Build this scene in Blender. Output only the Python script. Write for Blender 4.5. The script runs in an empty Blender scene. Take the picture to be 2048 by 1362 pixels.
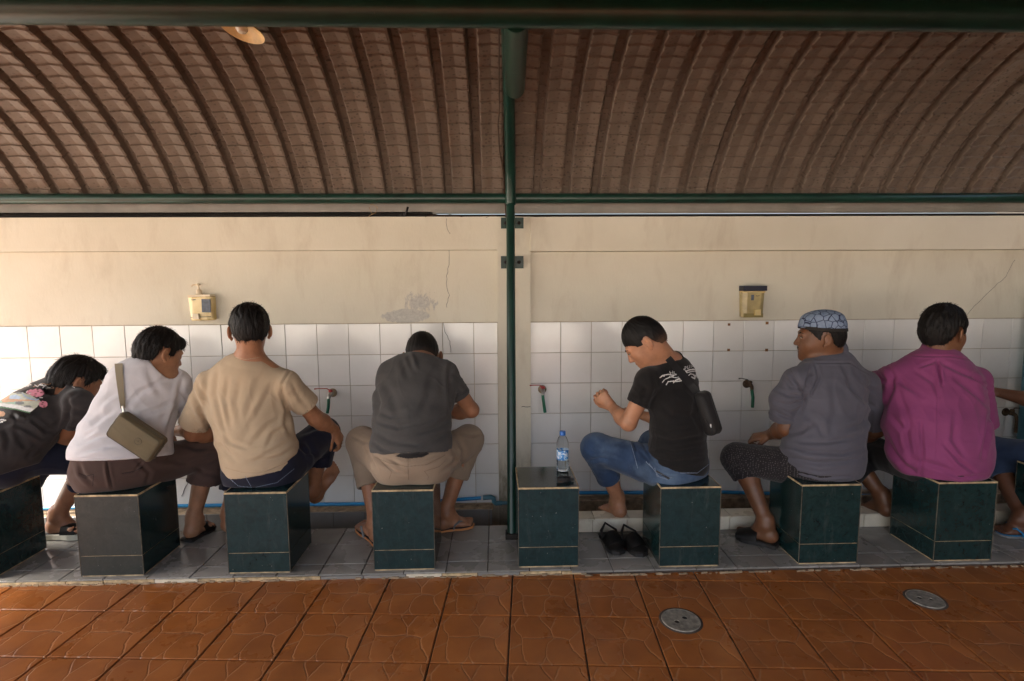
import bpy, bmesh, math, random
import numpy as np
from mathutils import Vector, Matrix
random.seed(7); rng = np.random.default_rng(7)
S = bpy.context.scene
COL = S.collection
# ------------------------------------------------------------------ camera
FPX, PITCH, YAW, ROLL = 1077.3, .1016, .0288, -.0062      # focal length in photo pixels, angles in radians
_cy, _sy = math.cos(YAW), math.sin(YAW)
CF = np.array([_sy*math.cos(PITCH), _cy*math.cos(PITCH), -math.sin(PITCH)])
_r0 = np.array([_cy, -_sy, 0.]); _u0 = np.cross(_r0, CF)
CR = math.cos(ROLL)*_r0+math.sin(ROLL)*_u0; CU = -math.sin(ROLL)*_r0+math.cos(ROLL)*_u0
CP = np.array([0, 0, 1.375])
cam = bpy.data.cameras.new('camera'); cam.sensor_width = 36; cam.lens = 36*FPX/2048; cam.clip_end = 500; cam.clip_start = .05
co = bpy.data.objects.new('camera', cam); COL.objects.link(co)
co.matrix_world = Matrix(((CR[0], CU[0], -CF[0], CP[0]), (CR[1], CU[1], -CF[1], CP[1]), (CR[2], CU[2], -CF[2], CP[2]), (0, 0, 0, 1)))
S.camera = co
# ------------------------------------------------------------------ light
W = bpy.data.worlds.new('World'); S.world = W; W.use_nodes = True
wn = W.node_tree; sky = wn.nodes.new('ShaderNodeTexSky'); sky.sky_type = 'NISHITA'; sky.sun_disc = False
SUN_EL, SUN_AZ = 57, -74            # azimuth measured from -Y (behind the camera) towards -X (left)
sd = Vector((math.sin(math.radians(SUN_AZ))*math.cos(math.radians(SUN_EL)), -math.cos(math.radians(SUN_AZ))*math.cos(math.radians(SUN_EL)), math.sin(math.radians(SUN_EL))))
sky.sun_elevation = math.radians(SUN_EL); sky.sun_rotation = math.atan2(sd.x, sd.y)
sky.dust_density = 7; sky.air_density = 1.0; sky.ozone_density = .6
wn.links.new(sky.outputs[0], wn.nodes['Background'].inputs[0]); wn.nodes['Background'].inputs[1].default_value = .15
sl = bpy.data.lights.new('sun', 'SUN'); sl.energy = 4.6; sl.angle = math.radians(26); sl.color = (1, .95, .87)
so = bpy.data.objects.new('sun', sl); COL.objects.link(so); so.rotation_euler = sd.to_track_quat('Z', 'Y').to_euler()
S.view_settings.view_transform = 'Standard'; S.view_settings.look = 'None'; S.view_settings.gamma = 1
S.view_settings.exposure = 2.45
# ------------------------------------------------------------------ helpers
def V(x): return Vector([float(c) for c in x])
def _ray(px, py): return CF+(px-1024)/FPX*CR-(py-681)/FPX*CU
def at(px, py, Y):                      # world point seen at a photo pixel, on the vertical plane at real depth Y
    d = _ray(px, py); return CP+d*(Y/d[1])
def atz(px, py, Z):
    d = _ray(px, py); return CP+d*((Z-CP[2])/d[2])
def tag(o, label=None, cat=None, group=None, kind=None):
    if label: o['label'] = label
    if cat: o['category'] = cat
    if group: o['group'] = group
    if kind: o['kind'] = kind
    return o
def empty(name, loc=(0, 0, 0), rz=0, **k):
    o = bpy.data.objects.new(name, None); o.location = V(loc); o.rotation_euler.z = rz; o.empty_display_size = .05
    COL.objects.link(o); return tag(o, **k)
def link(name, me, mat=None, parent=None, loc=None):
    o = bpy.data.objects.new(name, me); COL.objects.link(o)
    if mat is not None and len(me.materials) == 0:
        for m in (mat if isinstance(mat, (list, tuple)) else [mat]): me.materials.append(m)
    if parent is not None: o.parent = parent
    if loc is not None: o.location = V(loc)
    return o
def bm_obj(name, bm, mat=None, parent=None, loc=None, smooth=False, bevel=0):
    me = bpy.data.meshes.new(name)
    if bevel: bmesh.ops.bevel(bm, geom=[e for e in bm.edges if e.calc_face_angle(0) > .5], offset=bevel, segments=1, affect='EDGES', profile=.7)
    bm.to_mesh(me); bm.free()
    if smooth:
        me.polygons.foreach_set('use_smooth', [True]*len(me.polygons))
        try: me.set_sharp_from_angle(angle=math.radians(40))
        except Exception: pass
    return link(name, me, mat, parent, loc)
def box(bm, lo, hi, mat=0):
    x0, y0, z0 = lo; x1, y1, z1 = hi
    v = [bm.verts.new(p) for p in ((x0,y0,z0),(x1,y0,z0),(x1,y1,z0),(x0,y1,z0),(x0,y0,z1),(x1,y0,z1),(x1,y1,z1),(x0,y1,z1))]
    for f in ((3,2,1,0),(4,5,6,7),(0,1,5,4),(1,2,6,5),(2,3,7,6),(3,0,4,7)):
        bm.faces.new([v[i] for i in f]).material_index = mat
def tube(bm, pts, rad, n=12, caps=True, flat=None, mat=0):
    """round tube through pts; rad a number or a list; flat=(axis,scale) squashes the section"""
    P = [V(p) for p in pts]; R = rad if isinstance(rad, (list, tuple)) else [rad]*len(P)
    T = [(P[min(i+1, len(P)-1)]-P[max(i-1, 0)]).normalized() for i in range(len(P))]
    up = Vector((0, 0, 1)) if abs(T[0].z) < .9 else Vector((0, 1, 0))
    N = T[0].cross(up).normalized(); rings = []
    for i, p in enumerate(P):
        N = (N-T[i]*N.dot(T[i])).normalized(); B = T[i].cross(N)
        rings.append([bm.verts.new(p+(N*math.cos(2*math.pi*k/n)+B*math.sin(2*math.pi*k/n)*(flat or 1))*R[i]) for k in range(n)])
    for a, b in zip(rings, rings[1:]):
        for k in range(n):
            f = bm.faces.new((a[k], a[(k+1) % n], b[(k+1) % n], b[k])); f.smooth = True; f.material_index = mat
    if caps:
        bm.faces.new(rings[0][::-1]).material_index = mat; bm.faces.new(rings[-1]).material_index = mat
def lathe(bm, prof, c=(0, 0, 0), n=24, mat=0, caps=True):
    rings = [[bm.verts.new((c[0]+r*math.cos(2*math.pi*k/n), c[1]+r*math.sin(2*math.pi*k/n), c[2]+z)) for k in range(n)] for r, z in prof]
    for a, b in zip(rings, rings[1:]):
        for k in range(n):
            f = bm.faces.new((a[k], a[(k+1) % n], b[(k+1) % n], b[k])); f.smooth = True; f.material_index = mat
    if caps: bm.faces.new(rings[0][::-1]); bm.faces.new(rings[-1])
def T3(o, m): o.matrix_local = m; return o
# ---- materials
class NT:
    def __init__(s, name, rough=.6, spec=.5, metallic=0):
        s.m = bpy.data.materials.new(name); s.m.use_nodes = True; s.t = s.m.node_tree; s.b = s.t.nodes['Principled BSDF']
        s.b.inputs['Roughness'].default_value = rough; s.b.inputs['Specular IOR Level'].default_value = spec; s.b.inputs['Metallic'].default_value = metallic
    def n(s, typ, **k):
        q = s.t.nodes.new('ShaderNode'+typ)
        for a, b in k.items():
            if a.startswith('i_'): q.inputs[a[2:].replace('_', ' ')].default_value = b
            else: setattr(q, a, b)
        return q
    def l(s, a, b): s.t.links.new(a, b)
    def coord(s, kind='Object', scale=(1, 1, 1), loc=(0, 0, 0), rot=(0, 0, 0)):
        if kind == 'World': src = s.n('NewGeometry').outputs['Position']
        else: src = s.n('TexCoord').outputs[kind]
        m = s.n('Mapping'); m.inputs['Scale'].default_value = scale; m.inputs['Location'].default_value = loc; m.inputs['Rotation'].default_value = rot
        s.l(src, m.inputs[0]); return m.outputs[0]
    def noise(s, c, scale, detail=4, rough=.55, dist=0):
        q = s.n('TexNoise'); q.inputs['Scale'].default_value = scale; q.inputs['Detail'].default_value = detail; q.inputs['Roughness'].default_value = rough; q.inputs['Distortion'].default_value = dist
        s.l(c, q.inputs['Vector']); return q.outputs[0]
    def ramp(s, fac, stops, interp='LINEAR'):
        r = s.n('ValToRGB'); r.color_ramp.interpolation = interp; e = r.color_ramp.elements
        while len(e) < len(stops): e.new(.5)
        for k, (p, c) in enumerate(stops): e[k].position = p; e[k].color = (*c, 1) if len(c) == 3 else c
        s.l(fac, r.inputs[0]); return r.outputs[0]
    def mix(s, fac, a, b, mode='MIX'):
        q = s.n('Mix', data_type='RGBA', blend_type=mode)
        for sock, v in ((q.inputs[0], fac), (q.inputs[6], a), (q.inputs[7], b)):
            if hasattr(v, 'links'): s.l(v, sock)
            else: sock.default_value = v if isinstance(v, (int, float)) else (*v, 1)
        return q.outputs[2]
    def math(s, op, a, b=0, clamp=False):
        q = s.n('Math', operation=op, use_clamp=clamp)
        for sock, v in ((q.inputs[0], a), (q.inputs[1], b)):
            if hasattr(v, 'links'): s.l(v, sock)
            else: sock.default_value = v
        return q.outputs[0]
    def col(s, v):
        if hasattr(v, 'links'): s.l(v, s.b.inputs['Base Color'])
        else: s.b.inputs['Base Color'].default_value = (*v, 1)
    def rough(s, v):
        if hasattr(v, 'links'): s.l(v, s.b.inputs['Roughness'])
        else: s.b.inputs['Roughness'].default_value = v
    def bump(s, h, strength=.3, dist=.005, prev=None):
        q = s.n('Bump'); q.inputs['Strength'].default_value = strength; q.inputs['Distance'].default_value = dist
        s.l(h, q.inputs['Height'])
        if prev: s.l(prev, q.inputs['Normal'])
        s.l(q.outputs[0], s.b.inputs['Normal']); return q.outputs[0]
def g3(v): return (v, v, v)
def simple(name, c, rough=.6, var=.15, scale=12, bump=.0, metallic=0, spec=.5, bscale=60):
    t = NT(name, rough, spec, metallic); k = t.coord('World')
    t.col(t.ramp(t.noise(k, scale), [(.3, tuple(x*(1-var) for x in c)), (.7, tuple(min(1, x*(1+var)) for x in c))]))
    if bump: t.bump(t.noise(k, bscale, 3), bump, .003)
    return t.m
M = {}
# plaster: cream paint, stains, fine trowel relief, a peeled patch
t = NT('plaster', .85, .25); k = t.coord('World')
base = t.ramp(t.noise(k, 1.3, 6, .6), [(.25, (.61, .565, .455)), (.75, (.71, .67, .56))])
st = t.ramp(t.noise(t.coord('World', (2.2, 2.2, .7)), 2.5, 8, .65, .3), [(.52, g3(0)), (.72, g3(1))])
base = t.mix(t.math('MULTIPLY', st, .35), base, (.42, .35, .26))
sep = t.n('SeparateXYZ'); t.l(t.n('NewGeometry').outputs['Position'], sep.inputs[0])
# peeled area around x -.75..-.25, z 1.15..1.55
dx = t.math('DIVIDE', t.math('ADD', sep.outputs[0], .49), .27); dz = t.math('DIVIDE', t.math('ADD', sep.outputs[2], -1.27), .17)
rr = t.math('SQRT', t.math('ADD', t.math('MULTIPLY', dx, dx), t.math('MULTIPLY', dz, dz)))
area = t.math('SUBTRACT', 1.15, rr, True)
pn = t.noise(t.coord('World', (1.3, 1, .7)), 17, 12, .8, 1.5)
peel = t.ramp(t.math('MULTIPLY', area, pn), [(.40, g3(0)), (.42, g3(1))])
low = t.math('SUBTRACT', 1.0, t.math('MULTIPLY', t.math('ABSOLUTE', t.math('ADD', sep.outputs[2], -1.185)), 14), True)
lx = t.math('SUBTRACT', 1.0, t.math('MULTIPLY', t.math('ABSOLUTE', t.math('ADD', sep.outputs[0], .57)), 4.3), True)
peel2 = t.ramp(t.math('MULTIPLY', t.math('MULTIPLY', low, lx), t.noise(t.coord('World', (1, 1, 1), (3, 0, 0)), 22, 10, .8, 1.2)), [(.15, g3(0)), (.17, g3(1))])
pl = t.math('MAXIMUM', peel, peel2)
base = t.mix(t.math('MULTIPLY', pl, .6), base, t.ramp(t.noise(k, 70, 5, .8), [(.35, (.26, .26, .27)), (.65, (.50, .49, .47))]))
mz = t.math('SUBTRACT', 1.0, t.math('DIVIDE', t.math('ADD', sep.outputs[2], .05), .55), True); md = t.ramp(t.math('MULTIPLY', mz, t.noise(t.coord('World', (1, 1, .4)), 16, 8, .72, .4)), [(.16, g3(0)), (.48, g3(1))]); base = t.mix(t.math('MULTIPLY', md, .8), base, (.13, .10, .055))
spots = t.ramp(t.noise(t.coord('World', (1, 1, 1)), 55, 2, .5), [(.74, g3(0)), (.77, g3(1))])
base = t.mix(t.math('MULTIPLY', t.math('MULTIPLY', spots, area), .8), base, (.12, .10, .08))
t.col(base)
b1 = t.bump(t.noise(t.coord('World', (3, 1, 1)), 30, 6, .6), .25, .004)
b2 = t.bump(t.math('MULTIPLY', t.noise(k, 14, 8, .7, .6), area), .8, .006, b1)
t.bump(pl, -.6, .002, b2)
M['plaster'] = t.m
# glazed white wall tile, individual tint per tile
def tile_mat(name, c0, c1, rough=.12, dirt=.0, dc=(.25, .18, .10), bs=.15):
    t = NT(name, rough, .5); k = t.coord('World'); oi = t.n('ObjectInfo').outputs['Random']
    b = t.mix(oi, c0, c1)
    b = t.mix(t.math('MULTIPLY', t.ramp(t.noise(k, 3, 8, .65), [(.4, g3(0)), (.8, g3(1))]), .25+dirt), b, dc)
    t.col(b); t.rough(t.ramp(t.noise(k, 5 if name == 'platform_tile' else 9, 5, .6), [(.46, g3(rough*.5)), (.54, g3(rough*3.2))] if name == 'platform_tile' else [(.3, g3(rough*.7)), (.8, g3(rough*2.2))]))
    t.bump(t.noise(k, 7, 2, .5), bs, .004); return t.m
M['wall_tile'] = tile_mat('white_wall_tile', (.77, .755, .72), (.85, .84, .81), .13, -.12)
M['gutter_tile'] = tile_mat('wet_grey_tile', (.24, .235, .22), (.32, .31, .29), .07, .3, (.10, .07, .04), .5)
M['floor_tile'] = tile_mat('platform_tile', (.235, .225, .205), (.31, .30, .28), .10, .35, (.06, .05, .04), .25)
M['curb_tile'] = tile_mat('cream_curb_tile', (.66, .60, .47), (.74, .68, .55), .25, .25, (.16, .10, .05), .4)
M['grout'] = simple('grout', (.44, .36, .25), .9, .35, 9, .3)
M['dark_grout'] = simple('dark_grout', (.055, .04, .03), .85, .4, 9, .3)
M['mortar'] = simple('mortar', (.30, .22, .14), .9, .5, 25, .6)
# terracotta floor tile: engraved crazy-paving veins, same pressing on every tile (object coordinates)
t = NT('terracotta_tile', .3, .4); k = t.coord('Object'); kw = t.coord('World')
wob = t.noise(k, 9, 3, .6); vadd = t.n('MixRGB' if False else 'VectorMath', operation='SCALE')
nz = t.n('TexNoise'); nz.inputs['Scale'].default_value = 7; nz.inputs['Detail'].default_value = 4; t.l(k, nz.inputs['Vector'])
sub = t.n('VectorMath', operation='SUBTRACT'); t.l(nz.outputs[1], sub.inputs[0]); sub.inputs[1].default_value = (.5, .5, .5)
sc = t.n('VectorMath', operation='SCALE'); t.l(sub.outputs[0], sc.inputs[0]); sc.inputs['Scale'].default_value = .085
ad = t.n('VectorMath', operation='ADD'); t.l(k, ad.inputs[0]); t.l(sc.outputs[0], ad.inputs[1])
mp = t.n('Mapping'); mp.inputs['Scale'].default_value = (1.25, .8, 0); t.l(ad.outputs[0], mp.inputs[0])
vo = t.n('TexVoronoi', feature='DISTANCE_TO_EDGE', voronoi_dimensions='2D'); vo.inputs['Scale'].default_value = 8.4; vo.inputs['Randomness'].default_value = 1; t.l(mp.outputs[0], vo.inputs['Vector'])
v2 = t.n('TexVoronoi', voronoi_dimensions='2D'); v2.inputs['Scale'].default_value = 8.4; t.l(mp.outputs[0], v2.inputs['Vector'])
oi = t.n('ObjectInfo').outputs['Random']
b = t.ramp(t.noise(kw, 5, 7, .62, .4), [(.30, (.19, .060, .014)), (.52, (.30, .098, .021)), (.72, (.40, .142, .034))])
b = t.mix(.3, b, t.mix(v2.outputs[1], (.17, .05, .012), (.42, .15, .045)))
b = t.mix(t.math('MULTIPLY', oi, .3), b, (.21, .065, .017))
vein = t.ramp(vo.outputs[0], [(.012, g3(1)), (.034, g3(0))])
b = t.mix(t.math('MULTIPLY', vein, .38), b, (.36, .19, .095))
blot = t.ramp(t.noise(kw, 2.6, 8, .7, .7), [(.55, g3(0)), (.68, g3(1))])
b = t.mix(t.math('MULTIPLY', blot, .3), b, (.15, .045, .012))
t.col(b); t.rough(t.ramp(t.noise(kw, 3.5, 5, .6), [(.35, g3(.22)), (.7, g3(.42))]))
x1 = t.bump(t.ramp(vo.outputs[0], [(.0, g3(0)), (.045, g3(1))]), .45, .003)
t.bump(t.noise(kw, 22, 5), .12, .003, x1)
M['terracotta'] = t.m
# green marbled block tile
def marble(name, dark, light, rough=.14):
    t = NT(name, rough, .5); k = t.coord('World')
    a = t.noise(k, 24, 9, .75, 1.0); b = t.ramp(a, [(.36, dark), (.50, tuple((a_+b_)/2 for a_, b_ in zip(dark, light))), (.64, light), (.72, tuple(1.35*x for x in light))])
    sp = t.ramp(t.noise(k, 80, 2, .5), [(.755, g3(0)), (.775, g3(1))]); b = t.mix(t.math('MULTIPLY', sp, .6), b, (.32, .33, .30)); dr = t.ramp(t.noise(t.coord('World', (1, 1, .18)), 26, 6, .75, .5), [(.56, g3(0)), (.74, g3(1))]); b = t.mix(t.math('MULTIPLY', dr, .30), b, (.10, .11, .10))
    t.col(b); t.rough(t.ramp(t.noise(k, 6, 5), [(.3, g3(rough)), (.75, g3(rough*1.35))])); t.bump(t.noise(k, 40, 3), .05, .002); return t.m
M['green'] = marble('green_marbled_tile', (.005, .019, .020), (.012, .036, .037))
M['green_dull'] = marble('weathered_green_tile', (.012, .020, .018), (.028, .034, .030), .3)
M['trim'] = simple('tan_trim', (.46, .34, .19), .6, .5, 30, .3); M['trim_thin'] = simple('grey_brown_joint', (.10, .085, .062), .7, .6, 34, .3)
M['green_paint'] = None
t = NT('green_paint', .38, .5); k = t.coord('World')
b = t.ramp(t.noise(k, 6, 6, .65), [(.3, (.0025, .020, .014)), (.7, (.005, .040, .027))])
ch = t.ramp(t.noise(k, 26, 9, .75, .6), [(.64, g3(0)), (.69, g3(1))])
b = t.mix(t.math('MULTIPLY', ch, .55), b, (.13, .10, .075)); t.col(b); t.bump(t.noise(k, 40, 4), .12, .003)
M['green_paint'] = t.m
# pressed steel roof sheet seen from below
t = NT('roof_sheet_underside', .55, .35); k = t.coord('World')
b = t.ramp(t.noise(k, 4, 7, .6), [(.3, (.128, .099, .078)), (.7, (.186, .146, .116))])
vs = t.n('TexVoronoi'); vs.inputs['Scale'].default_value = 27; vs.inputs['Randomness'].default_value = 1
nz = t.n('TexNoise'); nz.inputs['Scale'].default_value = 60; t.l(k, nz.inputs['Vector'])
sx_ = t.n('SeparateXYZ'); t.l(k, sx_.inputs[0]); cx_ = t.n('CombineXYZ'); t.l(sx_.outputs[0], cx_.inputs[0]); t.l(t.math('SUBTRACT', sx_.outputs[2], sx_.outputs[1]), cx_.inputs[1])
vs.voronoi_dimensions = '2D'; kk = t.mix(.012, cx_.outputs[0], nz.outputs[1]); t.l(kk, vs.inputs['Vector'])
sp = t.ramp(vs.outputs[0], [(.15, g3(1)), (.20, g3(0))])
sel = t.ramp(vs.outputs[1], [(.22, g3(0)), (.34, g3(1))])
lo = t.ramp(t.noise(k, 1.6, 4, .6), [(.38, g3(.35)), (.6, g3(1))])
b = t.mix(t.math('MULTIPLY', t.math('MULTIPLY', t.math('MULTIPLY', sp, sel), lo), .6), b, (.045, .03, .022))
oi = t.n('ObjectInfo').outputs['Random']; b = t.mix(t.math('MULTIPLY', oi, .22), b, (.14, .10, .075)); b = t.mix(t.math('MULTIPLY', t.ramp(t.noise(t.coord('World', (3, .6, .6)), 3.2, 8, .7), [(.55, g3(0)), (.72, g3(1))]), .45), b, (.13, .075, .045))
t.col(b); t.bump(t.noise(k, 12, 3), .04, .004)
M['roof'] = t.m
M['fascia'] = simple('grey_gutter_metal', (.24, .22, .19), .5, .2, 5, .1)
M['dark'] = simple('near_black', (.018, .014, .011), .9, .4, 8, .2)  # plain near-black; also used for the painted shade on the wall top
M['blue_pvc'] = simple('blue_pvc', (.02, .24, .52), .3, .12, 5)
M['grey_pvc'] = simple('grey_blue_pvc', (.07, .19, .24), .35, .15, 9)
M['red_paint'] = simple('red_enamel', (.38, .018, .015), .35, .25, 40)
M['steel'] = simple('dull_steel', (.42, .40, .36), .35, .25, 40, .1, .9)
M['rust'] = simple('rusty_iron', (.075, .045, .025), .75, .5, 60, .4, .4)
M['hose'] = simple('green_hose', (.005, .12, .065), .35, .2, 20)
M['black'] = simple('black_rubber', (.011, .010, .010), .5, .3, 30, .15)
M['brown_glue'] = simple('old_brown_glue', (.20, .085, .02), .6, .3, 60, .3)
M['lamp'] = simple('yellowed_enamel', (.62, .44, .20), .45, .2, 25)
M['drain'] = simple('cast_drain_metal', (.22, .20, .165), .6, .45, 45, .4, .2)
M['ground'] = simple('pale_pavement', (.56, .52, .45), .95, .3, .6)
M['cement'] = simple('cement', (.24, .22, .19), .9, .3, 4, .3)
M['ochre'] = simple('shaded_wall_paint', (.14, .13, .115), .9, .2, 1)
M['wire'] = simple('old_wire', (.30, .20, .10), .6, .4, 40)
M['wire_dark'] = simple('brown_cable', (.05, .025, .012), .6, .3, 40)
# ------------------------------------------------------------------ setting
WY = 3.4577                                   # tiled wall face
ground = bm_obj('ground', (lambda b: (box(b, (-150, -150, -.5), (150, 150, -.34)), b)[1])(bmesh.new()), M['ground']); tag(ground, kind='structure')
XL, XR = -4.46, 3.52
# orange floor
floor = empty('floor', (0, 0, 0), kind='structure')
OA, OO, OP = -.0595, (-1.9561, 2.5343), .2893
b = bmesh.new(); box(b, (-7.5, -5, -.12), (4.2, 2.62, -.006)); bm_obj('floor_bed', b, M['dark_grout'], floor)
def tile_mesh(name, w, h, th, bev, mat):
    b = bmesh.new(); x, y = w/2, h/2
    lo = [b.verts.new(p) for p in ((-x, -y, -th), (x, -y, -th), (x, y, -th), (-x, y, -th))]
    mi = [b.verts.new(p) for p in ((-x, -y, -bev), (x, -y, -bev), (x, y, -bev), (-x, y, -bev))]
    x -= bev; y -= bev
    up = [b.verts.new(p) for p in ((-x, -y, 0), (x, -y, 0), (x, y, 0), (-x, y, 0))]
    for a, c in ((lo, mi), (mi, up)):
        for i in range(4): b.faces.new((a[i], a[(i+1) % 4], c[(i+1) % 4], c[i]))
    b.faces.new(up); me = bpy.data.meshes.new(name); b.to_mesh(me); b.free(); me.materials.append(mat); return me
me_t = tile_mesh('terracotta_tile', OP-.006, OP-.006, .012, .0025, M['terracotta'])
ca, sa = math.cos(OA), math.sin(OA); drains = [(.747, 2.066, .072), (1.861, 2.172, .066)]
rest = bmesh.new()
for j in range(-1, 22):
    for i in range(-13, 18):
        u, v = OP*(i+.5), -OP*(j+.5); x = OO[0]+ca*u-sa*v; y = OO[1]+sa*u+ca*v
        if y > 2.60 or x > 3.75 or x < -5.6 or y < -4.4: continue
        if j <= 3:
            o = link('floor_tile', me_t, None, floor, (x, y, random.uniform(-.0008, .0008)))
            o.rotation_euler = (random.uniform(-.003, .003), random.uniform(-.003, .003), OA)
        else:
            box(rest, (x-.1415, y-.1415, -.012), (x+.1415, y+.1415, 0))
r = bm_obj('floor_tile', rest, M['terracotta'], floor); tag(r, kind='stuff')
# platform
plat = empty('platform', (0, 2.7, 0), kind='structure')
def kid(o, p):                                # parent keeping the world placement
    o.parent = p; o.matrix_parent_inverse = Matrix.Translation(-p.location) if p.rotation_euler.z == 0 else p.matrix_basis.inverted(); return o
EY = lambda x: 2.462 if x < .3 else 2.462-.011*min(1, (x-.3)/1.0)*2
b = bmesh.new(); box(b, (XL, 2.455, -.10), (.42, 2.943, .012)); box(b, (.42, 2.437, -.10), (XR, 2.943, .012))
box(b, (XL, 2.92, -.30), (XR, 2.9425, -.11)); box(b, (XL, 2.90, -.33), (XR, 3.6, -.25))
kid(bm_obj('platform_slab', b, M['dark_grout']), plat)
PX, PY = -.8521, 2.9447
mf = tile_mesh('platform_tile', .1955, .1955, .008, .0015, M['floor_tile'])
mf2 = {}
for i in range(-18, 22):
    for j in range(3):
        x = PX+.2*(i+.5); y0 = PY-.2*(j+1); y1 = PY-.2*j
        if x < XL or x > XR: continue
        fr = 2.450 if x < .42 else 2.432
        if j == 2: y0 = fr-.003
        hgt = y1-y0; key = round(hgt, 3)
        if j < 2: me = mf
        else: me = mf2.setdefault(key, tile_mesh('platform_tile', .1955, hgt-.0045, .008, .0015, M['floor_tile']))
        o = link('platform_tile', me, None, None, (x, (y0+y1)/2, .02+random.uniform(-.0007, .0007))); o.rotation_euler = (random.uniform(-.004, .004), random.uniform(-.004, .004), 0); kid(o, plat)
# small edging strips at the step
x = XL
while x < .40:
    w = random.choice((.17, .2, .2, .235)); x1 = min(x+w, .41)
    b = bmesh.new(); box(b, (x+.002, 2.440+random.uniform(-.002, .002), .0005), (x1-.002, 2.4465, .0165+random.uniform(-.003, .0)))
    kid(bm_obj('edging_strip', b, M['trim'] if random.random() < .35 else M['floor_tile'] if random.random() < .6 else M['curb_tile'], bevel=.001), plat); x = x1
# ragged mortar crumbs along the edge
b = bmesh.new()
for q in range(420):
    x = random.uniform(XL, XR); s = random.uniform(.002, .008); y = (2.439 if x < .42 else 2.425)-random.uniform(0, .006)
    box(b, (x-s*2, y-s*.5, 0), (x+s*random.uniform(1, 4), y+s*.6, random.uniform(.002, .009)))
tag(kid(bm_obj('mortar_crumbs', b, M['mortar']), plat), kind='stuff')
# curb on the right
curb = empty('foot_curb', (1.9, 2.88, .02), label='low cream tiled foot kerb running behind the green blocks on the right', cat='kerb')
b = bmesh.new(); box(b, (.42, 2.836, .0125), (XR, 2.928, .086)); kid(bm_obj('curb_core', b, M['mortar']), curb)
x = .42; k = 0
while x < XR-.02:
    x1 = min(x+(.19 if k else .1), XR); k += 1
    b = bmesh.new(); box(b, (x+.002, 2.829, .0225), (x1-.002, 2.8365, .0895)); kid(bm_obj('curb_tile', b, M['curb_tile'], bevel=.001), curb)
    b = bmesh.new(); box(b, (x+.002+.01, 2.829, .0905+random.uniform(-.001, .001)), (x1-.002+.01, 2.936, .097)); kid(bm_obj('curb_tile', b, M['curb_tile'], bevel=.001), curb)
    x = x1
# ---- wall
wall = empty('tiled_wall', (0, WY, 0), label='cream plastered boundary wall with white glazed tiles on its lower half', cat='wall')
PLX0, PLX1 = .008, .218
b = bmesh.new(); box(b, (XL, WY+.009, -.33), (3.56, WY+.17, 1.6)); kid(bm_obj('wall_body', b, M['grout']), wall)
def plaster_panel(name, x0, x1, y0, z0, z1, ymax=None, nx=40, nz=8, amp=.0015):
    b = bmesh.new(); box(b, (x0, y0, z0), (x1, ymax or WY+.0085, z1))
    return kid(bm_obj(name, b, M['plaster'], bevel=.004), wall)
plaster_panel('plaster_panel', XL, PLX0, WY-.004, 1.1435, 1.598)
plaster_panel('plaster_panel', PLX1, 3.56, WY-.002, 1.1435, 1.585)
plaster_panel('beam', XL, PLX0, WY-.030, 1.600, 1.805, WY+.17); plaster_panel('beam', PLX1, 3.56, WY-.055, 1.588, 1.799, WY+.17)
plaster_panel('pillar', PLX0, PLX1, WY-.036, -.24, 1.803, WY+.17)
mw = tile_mesh('wall_tile', .1968, .1968, .007, .0012, M['wall_tile'])
cache = {}
def wall_tile(x0, x1, z0, z1, y=WY, mat='wall_tile', name='wall_tile', p=wall):
    w, h = round(x1-x0, 4), round(z1-z0, 4)
    me = cache.setdefault((w, h, mat), None)
    if me is None: me = cache[(w, h, mat)] = tile_mesh(name, w-.0032, h-.0032, .008, .0012, M[mat])
    o = link(name, me, None, None, ((x0+x1)/2, y+random.uniform(-.0006, .0006), (z0+z1)/2))
    o.rotation_euler = (math.pi/2+random.uniform(-.003, .003), random.uniform(-.002, .002), random.uniform(-.003, .003)); kid(o, p)
for i in range(-8, 15):
    x0 = -2.946+.2*i; x1 = min(x0+.2, PLX0)
    if x1 < XL+.02: continue
    for j in range(6): wall_tile(max(x0, XL), x1, 1.14-.2*(j+1), 1.14-.2*j)
xs = [PLX1, .4147]+[.4147+.2*i for i in range(1, 16)]+[3.52]
for x0, x1 in zip(xs, xs[1:]):
    if x1-x0 < .03: continue
    for j in range(6): wall_tile(x0, x1, 1.14-.2*(j+1) if j < 5 else -.015, 1.14-.2*j)
# ledge and wet gutter course below
b = bmesh.new(); box(b, (XL, 3.372, -.26), (-.035, 3.466, -.068)); box(b, (.225, 3.382, -.26), (XR, 3.466, -.03)); kid(bm_obj('ledge', b, M['mortar']), wall)
x = XL
while x < -.05:
    x1 = min(x+.2, -.037); wall_tile(x, x1, -.255, -.066, 3.364, 'gutter_tile', 'gutter_tile'); x = x1
x = .23
while x < XR-.05:
    x1 = min(x+.2, XR); wall_tile(x, x1, -.255, -.095, 3.374, 'gutter_tile', 'gutter_tile'); x = x1
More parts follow.
